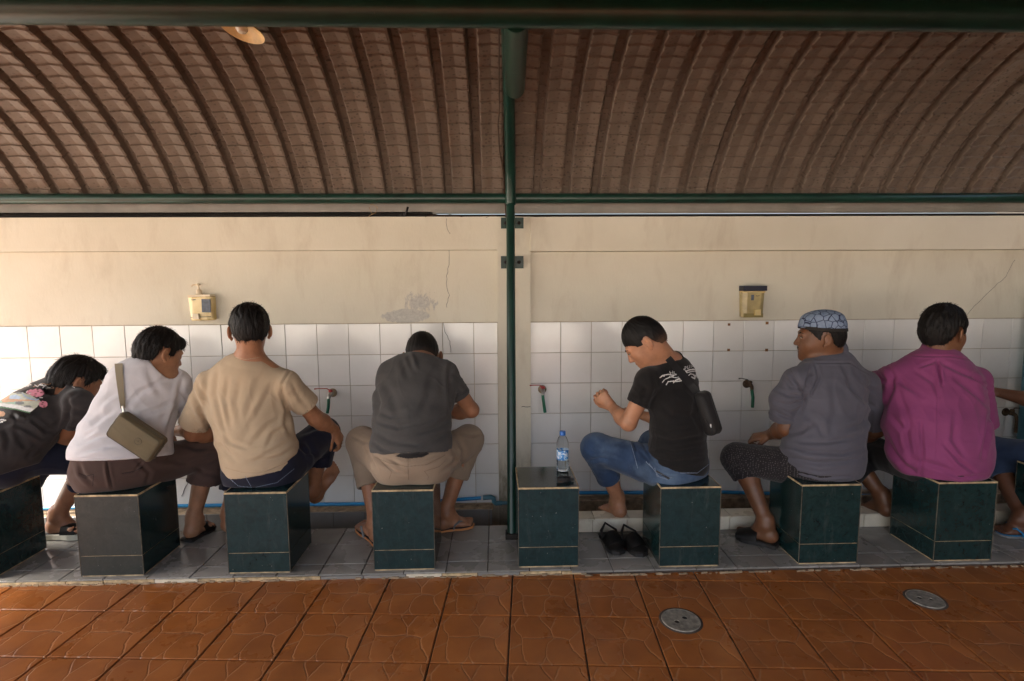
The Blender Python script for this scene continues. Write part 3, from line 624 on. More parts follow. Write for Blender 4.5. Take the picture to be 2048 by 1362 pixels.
class Field:
    def __init__(s, h=.005): s.h = h; s.ops = []
    def rc(s, a, b, ra, rb, k=.02, cut=False, op='u'):
        s.ops.append((op, 'rc', (A(*a), A(*b), ra, rb, cut), k)); return s
    def fc(s, a, b, ra, rb, u, fa=.7, fb=None, k=.03, op='u'):
        s.ops.append((op, 'fc', (A(*a), A(*b), ra, rb, nrm(u), fa, fa if fb is None else fb), k)); return s
    def el(s, c, ax, r, k=.02, op='u'):
        s.ops.append((op, 'el', (A(*c), np.array(ax, float), A(*r)), k)); return s
    def tor(s, c, n, R, r, k=.004, op='u'):
        s.ops.append((op, 'tor', (A(*c), nrm(n), R, r), k)); return s
    def cut(s, p, n): s.ops.append(('c', 'pl', (A(*p), nrm(n)), 0)); return s
    def bb(s, t, q):
        if t in ('rc', 'fc'): a, b, ra, rb = q[:4]; r = max(ra, rb); return np.minimum(a, b)-r, np.maximum(a, b)+r
        if t == 'el': r = q[2].max(); return q[0]-r, q[0]+r
        if t == 'tor': r = q[2]+q[3]; return q[0]-r, q[0]+r
    def ev(s, t, q, P):
        if t in ('rc', 'fc'):
            a, b, ra, rb = q[:4]; ab = b-a; L2 = ab@ab+1e-9; d = P-a; tt = np.clip((d@ab)/L2, 0, 1); w = d-tt[..., None]*ab; r = ra+(rb-ra)*tt
            if t == 'rc':
                D = np.sqrt((w*w).sum(-1))-r
                if q[4]: D = np.maximum(D, (P-b)@(ab/math.sqrt(L2)))
                return D
            u = q[4]; v = nrm(np.cross(ab, u)); fl = q[5]+(q[6]-q[5])*tt; wv = w@v; wa = w@(ab/math.sqrt(L2)); n = np.sqrt((w*w).sum(-1)); n2 = np.sqrt(n*n+wv*wv*(1/(fl*fl)-1)+wa*wa*2.2)
            return n*(1-r/np.maximum(n2, 1e-6))-(n < 1e-6)*r
        if t == 'el':
            d = P-q[0]; e = (d@q[1].T)/q[2]; n = np.sqrt((e*e).sum(-1)); m = np.sqrt((d*d).sum(-1)); return np.where(n > 1e-4, m*(1-1/np.maximum(n, 1e-4)), -q[2].min())
        if t == 'tor':
            d = P-q[0]; z = d@q[1]; r = np.sqrt(np.maximum((d*d).sum(-1)-z*z, 0))-q[2]; return np.sqrt(r*r+z*z)-q[3]
        if t == 'pl': return (P-q[0])@q[1]
    def build(s):
        h = s.h; lo = A(9, 9, 9); hi = -lo
        for op, t, q, k in s.ops:
            if op == 'u': a, b = s.bb(t, q); lo = np.minimum(lo, a); hi = np.maximum(hi, b)
        lo -= 3*h; hi += 3*h; n = np.ceil((hi-lo)/h).astype(int)+1
        ax = [lo[i]+h*np.arange(n[i]) for i in range(3)]; G = np.full(n, .2, np.float32)
        for op, t, q, k in s.ops:
            if op == 'c': sl = (slice(0, n[0]), slice(0, n[1]), slice(0, n[2]))
            else:
                a, b = s.bb(t, q); m = k+3*h; i0 = np.maximum(((a-m-lo)/h).astype(int), 0); i1 = np.minimum(((b+m-lo)/h).astype(int)+2, n)
                if (i1 <= i0).any(): continue
                sl = tuple(slice(i0[i], i1[i]) for i in range(3))
            P = np.stack(np.meshgrid(*[ax[i][sl[i]] for i in range(3)], indexing='ij'), -1)
            D = s.ev(t, q, P); g = G[sl]
            if op == 'u':
                if k > 0: hh = np.maximum(k-np.abs(g-D), 0)/k; g2 = np.minimum(g, D)-hh*hh*k*.25
                else: g2 = np.minimum(g, D)
            elif op == 's':
                D = -D; hh = np.maximum(k-np.abs(g-D), 0)/max(k, 1e-6); g2 = np.maximum(g, D)+hh*hh*k*.25
            else: g2 = np.maximum(g, D)
            G[sl] = g2
        s.lo = lo; s.n = n; s.G = G; return s
    def mesh(s):
        G = s.G; h = s.h; I = (G < 0); n = G.shape
        c = [I[i:n[0]-1+i, j:n[1]-1+j, k:n[2]-1+k] for i in (0, 1) for j in (0, 1) for k in (0, 1)]
        sm = sum(x.astype(np.int8) for x in c); act = (sm > 0) & (sm < 8); idx = np.argwhere(act); nid = -np.ones(act.shape, int); nid[act] = np.arange(len(idx))
        acc = np.zeros((len(idx), 3)); cnt = np.zeros(len(idx)); x, y, z = idx.T
        off = [(i, j, k) for i in (0, 1) for j in (0, 1) for k in (0, 1)]
        for ai, a in enumerate(off):
            for b in off:
                if sum(abs(p-q) for p, q in zip(a, b)) != 1 or a > b: continue
                va = G[x+a[0], y+a[1], z+a[2]]; vb = G[x+b[0], y+b[1], z+b[2]]; m = (va < 0) != (vb < 0)
                t = np.where(m, va/np.where(m, va-vb, 1), 0)[:, None]; pa = A(*a); pb = A(*b)
                acc += np.where(m[:, None], pa+(pb-pa)*t, 0); cnt += m
        v = (idx+acc/np.maximum(cnt, 1)[:, None])*h+s.lo
        F = []
        for d in range(3):
            e1, e2 = (d+1) % 3, (d+2) % 3
            sl0 = [slice(1, n[i]-1) for i in range(3)]; sl0[d] = slice(0, n[d]-1); sl1 = list(sl0); sl1[d] = slice(1, n[d])
            a = I[tuple(sl0)]; b = I[tuple(sl1)]; ch = np.argwhere(a != b); o = np.array([1, 1, 1]); o[d] = 0; ch = ch+o
            ina = I[tuple(ch.T)]
            def cid(s1, s2): q = ch.copy(); q[:, e1] -= s1; q[:, e2] -= s2; return nid[tuple(q.T)]
            Q = np.stack([cid(1, 1), cid(0, 1), cid(0, 0), cid(1, 0)], 1); Q[~ina] = Q[~ina][:, ::-1]; F.append(Q)
        return v, np.concatenate(F)
def vnormals(v, f):
    a = v[f[:, 2]]-v[f[:, 0]]; b = v[f[:, 3]]-v[f[:, 1]]; fn = np.cross(a, b); N = np.zeros_like(v)
    for i in range(4): np.add.at(N, f[:, i], fn)
    return N/(np.linalg.norm(N, axis=1)[:, None]+1e-12)
def relax(v, f, it=2, w=.5):
    E = np.concatenate([f[:, [0, 1]], f[:, [1, 2]], f[:, [2, 3]], f[:, [3, 0]]]); cnt = np.bincount(E[:, 0], minlength=len(v))+np.bincount(E[:, 1], minlength=len(v))
    for _ in range(it):
        s = np.zeros_like(v)
        for k in range(3): s[:, k] = np.bincount(E[:, 0], v[E[:, 1], k], len(v))+np.bincount(E[:, 1], v[E[:, 0], k], len(v))
        v = v*(1-w)+w*s/np.maximum(cnt, 1)[:, None]
    return v
def np_mesh(name, v, f, mats, mi=None):
    me = bpy.data.meshes.new(name); me.vertices.add(len(v)); me.vertices.foreach_set('co', np.asarray(v, np.float32).ravel())
    me.loops.add(f.size); me.loops.foreach_set('vertex_index', f.ravel().astype(np.int32)); me.polygons.add(len(f))
    me.polygons.foreach_set('loop_start', np.arange(0, f.size, 4, dtype=np.int32)); me.polygons.foreach_set('use_smooth', np.ones(len(f), bool))
    for m in mats: me.materials.append(m)
    if mi is not None: me.polygons.foreach_set('material_index', mi.astype(np.int32))
    me.update(calc_edges=True); return me
# fold systems: sharp ridges running along a direction
def folds(v, N, amp, specs, seed):
    """specs: list of (along, freq_across, freq_along, weight, centre, radius)"""
    out = np.zeros(len(v))
    for q, (al, fa, fl, w, c, r) in enumerate(specs):
        al = nrm(al); u = nrm(np.cross(al, (.3, .9, .2))); ww = np.cross(al, u); p = v+.018*np.stack([vnoise(v*9+seed+q+k*7) for k in range(3)], 1)
        P = np.stack([p@al*fl, p@u*fa, p@ww*fa], 1)+seed*1.7+q*5.3
        n = 1-np.abs(vnoise(P))*2.0; n = np.where(n > 0, n*n*(1.4), n*.5); n2 = .6-np.abs(vnoise(P*1.9+9))*1.6
        m = 1.
        if c is not None: m = np.exp(-((v-A(*c))**2).sum(1)/(r*r))
        out += w*m*(n+.22*n2)
    return v+N*(out*amp)[:, None]
def skin_mat(name, c, red=(.5, .16, .09)):
    t = NT(name, .46, .45); k = t.coord('World'); dk = tuple(x*.72 for x in c)
    b = t.ramp(t.noise(k, 16, 5, .6), [(.3, dk), (.55, c), (.8, tuple(min(1, x*1.15) for x in c))])
    t.col(b); t.b.inputs['Subsurface Weight'].default_value = .10; t.b.inputs['Subsurface Radius'].default_value = (.012, .004, .002); t.b.inputs['Subsurface Scale'].default_value = 1
    t.bump(t.noise(k, 160, 3), .12, .001); t.rough(t.ramp(t.noise(k, 30, 3), [(.3, g3(.38)), (.7, g3(.56))])); return t.m
def cloth_mat(name, c, var=.10, rough=.9, weave=900, bump=.25, fade=None, heather=0, pattern=None, wr=1.):
    t = NT(name, rough, .2); k = t.coord('World')
    b = t.ramp(t.noise(k, 5, 6, .65), [(.3, tuple(x*(1-var) for x in c)), (.72, tuple(min(1, x*(1+var)) for x in c))])
    if heather: b = t.mix(t.math('MULTIPLY', t.noise(k, 260, 2, .7), heather), b, tuple(min(1, 2.2*x) for x in c))
    if fade: b = t.mix(t.ramp(t.noise(t.coord('World', (1, 1, 1), (4, 1, 2)), 4.5, 5, .6), [(.42, g3(0)), (.70, g3(.85))]), b, fade)
    if pattern:
        v = t.n('TexVoronoi'); v.inputs['Scale'].default_value = pattern[0]; v.inputs['Randomness'].default_value = .25; t.l(k, v.inputs['Vector'])
        b = t.mix(t.ramp(v.outputs[0], [(.22, g3(.9)), (.34, g3(0))]), b, pattern[1])
    t.col(b); t.b.inputs['Sheen Weight'].default_value = .12; t.b.inputs['Sheen Roughness'].default_value = .5
    # small creases and weave as fine relief
    cr = t.noise(t.coord('World', (1.0, 1.0, .35), (0, 0, 0), (.2, .5, .1)), 9, 2, .45, .6)
    x1 = t.bump(cr, .22*wr, .016); t.bump(t.noise(k, 420, 2), bump*.5, .0012, x1); return t.m
HAIRM = None
t = NT('black_hair', .55, .22); k = t.coord('World'); b = t.ramp(t.noise(t.coord('World', (1, 1, .25)), 90, 4, .7), [(.3, (.0035, .003, .0028)), (.72, (.012, .010, .009))]); t.col(b); t.bump(t.noise(t.coord('World', (1, 1, .22)), 260, 4, .7), .7, .002); HAIRM = t.m
t = NT('cropped_hair', .55, .4); k = t.coord('World'); t.col(t.ramp(t.noise(k, 330, 3, .7), [(.36, (.060, .036, .023)), (.60, (.010, .007, .006))])); t.bump(t.noise(k, 300, 3), .4, .002); STUB = t.m
M['eye_white'] = simple('eye_white', (.38, .34, .30), .25, .03); M['iris'] = simple('dark_iris', (.012, .007, .004), .12)
# ---- anatomy
def head_frame(yaw, pitch, roll=0):
    y, p, r = map(math.radians, (yaw, pitch, roll)); f = A(math.sin(y)*math.cos(p), math.cos(y)*math.cos(p), -math.sin(p)); s = A(math.cos(y), -math.sin(y), 0); u = np.cross(s, f)
    s2 = math.cos(r)*s+math.sin(r)*u; u2 = -math.sin(r)*s+math.cos(r)*u; return np.array([s2, f, u2])      # rows: right, forward, up
def add_head(F, Hc, R, sc=1., lips=True):
    L = lambda x, y, z: Hc+sc*(x*R[0]+y*R[1]+z*R[2]); e = lambda c, r, k=.015, op='u', ax=None: F.el(L(*c), R if ax is None else ax, A(*r)*sc, k*sc, op)
    e((0, -.012, .030), (.076, .096, .090)); e((0, .025, -.02), (.066, .072, .085), .03); e((0, .045, -.062), (.050, .050, .048), .03); e((0, .083, -.092), (.020, .018, .018), .025)
    e((-.037, .058, -.022), (.024, .024, .028), .025); e((.037, .058, -.022), (.024, .024, .028), .025)
    F.rc(L(-.036, .083, .032), L(.036, .083, .032), .011*sc, .011*sc, .02)
    for s in (-1, 1): e((s*.031, .098, .012), (.017, .014, .012), .012, 's'); e((s*.031, .080, .010), (.0155, .0135, .0135), .006)
    F.rc(L(0, .090, .018), L(0, .111, -.019), .0075*sc, .0108*sc, .012); e((-.0125, .101, -.024), (.0085, .011, .008), .007); e((.0125, .101, -.024), (.0085, .011, .008), .007)
    F.rc(L(-.018, .088, -.052), L(.018, .088, -.052), .0065*sc, .0065*sc, .008); F.rc(L(-.010, .0980, -.0490), L(.010, .0980, -.0490), .0064*sc, .0064*sc, .006)
    F.rc(L(-.009, .0955, -.0625), L(.009, .0955, -.0625), .0068*sc, .0068*sc, .005); e((0, .1035, -.0558), (.020, .010, .0018), .002, 's')
    for s in (-1, 1):
        a = math.radians(14); fw = R[1]-R[0]*s*.42; ax = np.array([nrm(np.cross(nrm(fw), R[2])), nrm(fw), R[2]])
        e((s*.088, -.018, .000), (.0075, .0185, .0315), .005, 'u', ax); e((s*.0975, -.012, .003), (.0095, .0115, .021), .003, 's', ax); e((s*.081, -.006, -.030), (.007, .009, .010), .006)
def add_hand(F, w, d, pn, curl=30, side=1, thumb=True, sc=1., spread=.0, k=.006):
    """w wrist, d direction to the knuckles, pn palm normal, side +1: thumb towards cross(d,pn)"""
    d = nrm(d); pn = nrm(pn-d*(np.dot(pn, d))); lat = np.cross(d, pn)*side
    kn = w+d*.082*sc; F.fc(w+d*.006, w+d*.072*sc, .030*sc, .040*sc, lat, .72, .42, .012)
    for i, (o, ln, r) in enumerate(((.030, .070, .0088), (.010, .078, .0092), (-.011, .072, .0088), (-.030, .056, .0078))):
        p = kn+lat*o*sc-pn*.002; a = math.radians(curl*(.75+.12*i)*.6); dd = d*math.cos(a)+pn*math.sin(a)+lat*(o*spread*8); dd = nrm(dd)
        F.rc(w+d*.055*sc+lat*o*.9*sc, p, r*1.05*sc, r*1.1*sc, .008)
        for sgl, g in ((.44, 1.25), (.31, 1.2), (.25, 1.)):
            q = p+dd*ln*sgl*sc; F.rc(p, q, r*sc, r*.94*sc, .003); p = q; a2 = math.radians(curl*g*.75); v = np.cross(lat*side, dd); up = nrm(pn-dd*np.dot(pn, dd)) if abs(np.dot(pn, dd)) < .995 else -d; dd0 = dd; dd = nrm(dd*math.cos(a2)+nrm(np.cross(dd, np.cross(pn, d)))*-1*math.sin(a2)) if False else dd
            ax = nrm(np.cross(d, pn)); c_, s_ = math.cos(a2), math.sin(a2); dd = dd*c_+np.cross(ax, dd)*s_+ax*np.dot(ax, dd)*(1-c_)
    if thumb:
        p = w+d*.022*sc+lat*.024*sc+pn*.008; t1 = nrm(d*.75+lat*.62+pn*.30); q = p+t1*.040*sc; F.rc(p, q, .0145*sc, .0115*sc, .010); t2 = nrm(d*.92+lat*.22+pn*.42); q2 = q+t2*.030*sc; F.rc(q, q2, .0108*sc, .0102*sc, .004); t3 = nrm(d*.9+lat*.0+pn*.55); F.rc(q2, q2+t3*.022*sc, .010*sc, .0085*sc, .003)
def add_foot(F, heel, toe, up=(0, 0, 1), sc=1., side=1):
    """heel/toe: points on the sole; returns the ankle joint. side +1 when the big toe lies towards cross(f,up)"""
    f = nrm(toe-heel); up = nrm(A(*up)-f*np.dot(A(*up), f)); lat = np.cross(f, up)*side; L = np.linalg.norm(toe-heel)*sc
    ank = heel+f*.050+up*.088; H = heel+f*.030+up*.030
    F.el(H, np.array([lat, f, up]), (.030, .034, .030), .02); F.rc(ank, H+up*.004, .036, .030, .03); F.rc(ank+up*.03, ank-up*.006+f*.012, .034, .036, .02)
    F.el(ank+lat*.030, np.array([lat, f, up]), (.012, .014, .014), .012); F.el(ank-lat*.030-up*.006, np.array([lat, f, up]), (.012, .014, .014), .012)
    ball = heel+f*(L*.70)+up*.024; F.fc(H+f*.01, ball-up*.004, .030, .045, lat, .85, .50, .03); F.rc(ank-up*.012+f*.025, ball-f*.03+lat*.012+up*.006, .031, .020, .03)
    for i, (o, ln, r) in enumerate(((.030, .26, .0135), (.010, .25, .0098), (-.007, .225, .0093), (-.022, .195, .0088), (-.035, .16, .0085))):
        a = heel+f*(L*.72-i*.006)+lat*o+up*.017; b = heel+f*(L*(.72+ln))+lat*(o*.95)+up*.012; F.rc(a, b, r*1.05, r, .0045)
    return ank
def arm(F, sh, el, wr, s=1.):
    F.rc(sh, el, .050*s, .040*s, .02); F.rc(el, el+(wr-el)*.35, .041*s, .043*s, .02); F.rc(el+(wr-el)*.35, wr, .043*s, .0265*s, .02)
def leg(F, hip, kn, an, s=1.):
    F.rc(hip, kn, .082*s, .058*s, .03); back = nrm(np.cross(np.cross(an-kn, hip-kn), an-kn)); m = kn+(an-kn)*.30+back*.012; F.rc(kn, m, .055*s, .052*s, .03); F.rc(m, an, .052*s, .034*s, .02)
def add_hair(name, parent, Hc, R, sc=1., nape=-.055, side=.012, front=.072, top=.020, thick=.010, clump=.006, back=0., seed=0, tufts=600, mat=None, fringe=0, tl=.03, h=.004, zmax=None):
    L = lambda x, y, z: Hc+sc*(x*R[0]+y*R[1]+z*R[2]); F = Field(h)
    F.el(L(0, -.012, .036), R, A(.0765+thick*.75, .096+thick+back*.3, .086+top)*sc, .02); F.el(L(0, -.046-back, .000), R, A(.058+thick*.4, .058+thick, .078)*sc, .025)
    if fringe: F.el(L(0, .062, .080), R, A(.060, .040, .030+fringe)*sc, .02)
    F.build(); n = F.n; ax = [F.lo[i]+F.h*np.arange(n[i]) for i in range(3)]; P = np.stack(np.meshgrid(*ax, indexing='ij'), -1); q = ((P-Hc)@R.T)/sc
    zb = np.interp(q[..., 1], [-.12, -.06, -.045, -.032, .002, .012, .024, .045, .07, .10], [nape, nape+.004, nape*.5+.005, side+.032, side+.036, side-.004, side-.004, side+.032, front-.006, front])
    zb = zb-.0*np.abs(q[..., 0]); zb = zb+.007*vnoise(np.stack([q[..., 0]*55, q[..., 1]*55, q[..., 2]*20], -1).reshape(-1, 3)+seed).reshape(zb.shape)
    F.G = np.maximum(F.G, ((zb-q[..., 2])*sc*.75).astype(np.float32))
    if zmax is not None: F.G = np.maximum(F.G, ((q[..., 2]-(zmax[0]+zmax[1]*q[..., 1]))*sc).astype(np.float32))
    v, f = F.mesh(); v = relax(v, f, 1); N = vnormals(v, f); l = ((v-Hc)@R.T)/sc; ang = np.arctan2(l[:, 0], l[:, 1]); w = A(0, 0, 0)
    el_ = np.arctan2(l[:, 2]+.01, np.hypot(l[:, 0], l[:, 1]))
    s1 = vnoise(np.stack([ang*9+2*vnoise(l*18+seed), el_*2.6+1.2*vnoise(l*12+3), l[:, 1]*4], 1)+seed); s2 = vnoise(np.stack([ang*26, el_*5, l[:, 1]*8], 1)+seed*2+4)
    v = v+N*((clump*.7*s1+clump*.4*s2)*sc)[:, None]
    # loose tufts: tapered blades following the flow downwards/forwards
    if tufts:
        r2 = np.random.default_rng(seed+50); cand = r2.integers(0, len(v), int(tufts*2.5)); tv = []; tf = []; b0 = len(v)
        for i in cand:
            p, nn, lp = v[i], N[i], l[i]
            flow = -R[2]*(1.0 if lp[2] < .08 else .25)+R[1]*(.9 if lp[1] > .02 and lp[2] > .03 else -.25 if lp[1] < -.03 else .3)*(1 if lp[2] > .05 else .3)+R[0]*r2.normal(0, .3)
            flow = nrm(flow-nn*np.dot(flow, nn)*.8+nn*r2.uniform(.05, .38)); sd_ = nrm(np.cross(flow, nn))*.0010; ln = tl*r2.uniform(.5, 1.15)*sc; p0 = p-nn*.002; p1 = p0+flow*ln*.55+nn*.002; p2 = p0+flow*ln-nn*.001*r2.uniform(-1, 2)
            base = b0+len(tv); tv += [p0-sd_, p0+sd_, p1+sd_*.7, p1-sd_*.7, p2+sd_*.15, p2-sd_*.15]; tf += [(base, base+1, base+2, base+3), (base+3, base+2, base+4, base+5)]
        v = np.concatenate([v, np.array(tv)]); f = np.concatenate([f, np.array(tf)])
    return link(name, np_mesh(name, v, f, [mat or HAIRM]), None, None)

def to_px(v):
    d = v-CP; z = d@CF; return np.stack([1024+FPX*(d@CR)/z, 681-FPX*(d@CU)/z], 1)
def get_mesh(o):
    me = o.data; n = len(me.vertices); v = np.empty(n*3, np.float32); me.vertices.foreach_get('co', v); f = np.empty(len(me.loops), np.int32); me.loops.foreach_get('vertex_index', f); return v.reshape(-1, 3).astype(float), f.reshape(-1, 4)
def sculpt(o, strokes, scale=1.):
    """press creases into a garment: strokes (points, width, depth in mm) given where the photo shows each crease"""
    v, f = get_mesh(o); N = vnormals(v, f); q = to_px(v); face = ((CP-v)*N).sum(1) > 0; out = np.zeros(len(v))
    for pts, w, amp in strokes:
        p = np.array(pts, float)
        if len(p) > 2:                       # smooth the polyline
            for _ in range(2): m = (p[1:]+p[:-1])/2; p = np.concatenate([p[:1], np.stack([m, np.concatenate([p[1:-1], p[-1:]])], 1).reshape(-1, 2)[:-1], p[-1:]])
        seg = np.linalg.norm(p[1:]-p[:-1], axis=1); cum = np.concatenate([[0], np.cumsum(seg)]); L = cum[-1]
        best = np.full(len(v), 1e9); T = np.zeros(len(v)); Sg = np.ones(len(v))
        box_ = face & (q[:, 0] > p[:, 0].min()-4*w) & (q[:, 0] < p[:, 0].max()+4*w) & (q[:, 1] > p[:, 1].min()-4*w) & (q[:, 1] < p[:, 1].max()+4*w); ii = np.where(box_)[0]; qq = q[ii]
        for k in range(len(seg)):
            a, b = p[k], p[k+1]; ab = b-a; t_ = np.clip(((qq-a)@ab)/(ab@ab+1e-9), 0, 1); d = qq-a-t_[:, None]*ab; dist = np.hypot(d[:, 0], d[:, 1]); m = dist < best[ii]
            j = ii[m]; best[j] = dist[m]; T[j] = (cum[k]+t_[m]*seg[k])/L; Sg[j] = np.sign(ab[0]*d[m, 1]-ab[1]*d[m, 0])
        s = best[ii]*Sg[ii]/w; fade = np.sin(np.pi*np.clip(T[ii]*.94+.03, 0, 1))**.6
        out[ii] += -amp*fade*(np.exp(-(s*1.3)**2)-.75*np.exp(-((s-1.35)/.85)**2)-.35*np.exp(-((s+1.35)/.85)**2))
    v = v+N*(out*.001*scale)[:, None]; o.data.vertices.foreach_set('co', v.astype(np.float32).ravel()); o.data.update()
from mathutils.bvhtree import BVHTree
def bvh(*objs):
    V_, F_ = [], []; 
    for o in objs: v, f = get_mesh(o); F_ += (f+len(V_)).tolist(); V_ += v.tolist()
    return BVHTree.FromPolygons(V_, F_)
def hit(T, x, y, off):
    d = nrm(_ray(x, y)); r = T.ray_cast(V(CP), V(d))
    if r[0] is None: return None
    return np.array(r[0])-d*off*.6+np.array(r[1])*off*.4*(1 if r[1].dot(V(d)) < 0 else -1)
def decal(name, T, test, bb_, mat, parent, step=1.1, off=.0016):
    """flat print lying on the cloth: a patch of small faces wherever test(x, y) holds"""
    xs = np.arange(bb_[0], bb_[2], step); ys = np.arange(bb_[1], bb_[3], step); C_ = {}; vs = []; fs = []
    def g(i, j):
        if (i, j) not in C_:
            h = hit(T, xs[0]+i*step, ys[0]+j*step, off); C_[(i, j)] = None if h is None else len(vs)
            if h is not None: vs.append(h)
        return C_[(i, j)]
    X, Y = np.meshgrid(xs+step/2, ys+step/2, indexing='ij'); msk = test(X, Y)
    for i, j in np.argwhere(msk):
        q = [g(i, j), g(i, j+1), g(i+1, j+1), g(i+1, j)]
        if None not in q: fs.append(q)
    if not fs: return None
    o = link(name, np_mesh(name, np.array(vs), np.array(fs), [mat])); setp(o, parent); return o
def poly_test(*polys):
    def t_(X, Y):
        r = np.zeros(X.shape, bool)
        for p in polys:
            c = np.zeros(X.shape, bool); n = len(p)
            for k in range(n):
                (x1, y1), (x2, y2) = p[k], p[(k+1) % n]; m = ((y1 > Y) != (y2 > Y)) & (X < (x2-x1)*(Y-y1)/((y2-y1) or 1e-9)+x1); c ^= m
            r |= c
        return r
    return t_
def line_test(*lines):
    def t_(X, Y):
        r = np.zeros(X.shape, bool)
        for pts, w in lines:
            for a, b in zip(pts, pts[1:]):
                a, b = np.array(a, float), np.array(b, float); ab = b-a; t = np.clip(((X-a[0])*ab[0]+(Y-a[1])*ab[1])/(ab@ab+1e-9), 0, 1); r |= np.hypot(X-a[0]-t*ab[0], Y-a[1]-t*ab[1]) < w/2
        return r
    return t_
def ribbon(name, T, pts, wpx, mat, parent, th=.003, off=.004, bow=0):
    """strap lying over the clothes along photo points, real thickness"""
    p = np.array(pts, float); seg = np.linalg.norm(p[1:]-p[:-1], axis=1); L = np.concatenate([[0], np.cumsum(seg)]); n = max(4, int(L[-1]/4)); t = np.linspace(0, L[-1], n)
    c = np.stack([np.interp(t, L, p[:, 0]), np.interp(t, L, p[:, 1])], 1); W_ = np.interp(t, L, wpx if hasattr(wpx, '__len__') else [wpx]*len(p)); d = np.gradient(c, axis=0); d /= np.linalg.norm(d, axis=1)[:, None]; nn = np.stack([-d[:, 1], d[:, 0]], 1)
    A_ = []; 
    for i in range(n):
        a = hit(T, *(c[i]+nn[i]*W_[i]/2), off); b = hit(T, *(c[i]-nn[i]*W_[i]/2), off); m = hit(T, *c[i], off)
        pr = A_[-1] if A_ else None
        if a is None and b is None and m is None: 
            if pr is None: continue
            Yd = (pr[0][1]+pr[1][1])/2; a, b = at(*(c[i]+nn[i]*W_[i]/2), Yd), at(*(c[i]-nn[i]*W_[i]/2), Yd)
        else:
            Yd = (m if m is not None else a if a is not None else b)[1]; a = at(*(c[i]+nn[i]*W_[i]/2), Yd if a is None else a[1]); b = at(*(c[i]-nn[i]*W_[i]/2), Yd if b is None else b[1])
        A_.append([a, b])
    A_ = np.array(A_); 
    for _ in range(6): A_[1:-1] = (A_[:-2]+2*A_[1:-1]+A_[2:])/4
    b_ = bmesh.new(); out = nrm(CP-A_.mean((0, 1))); up = [[b_.verts.new(q+out*th) for q in r] for r in A_]; lo = [[b_.verts.new(q-out*.001) for q in r] for r in A_]
    for i in range(len(A_)-1):
        for (s1, s2) in ((up, None),): b_.faces.new((up[i][0], up[i][1], up[i+1][1], up[i+1][0]))
        b_.faces.new((lo[i][1], lo[i][0], lo[i+1][0], lo[i+1][1])); b_.faces.new((up[i][0], up[i+1][0], lo[i+1][0], lo[i][0])); b_.faces.new((up[i+1][1], up[i][1], lo[i][1], lo[i+1][1]))
    bmesh.ops.recalc_face_normals(b_, faces=b_.faces); o = bm_obj(name, b_, mat, smooth=True); bpy.context.view_layer.update()
    if parent is not None: setp(o, parent)
    return o
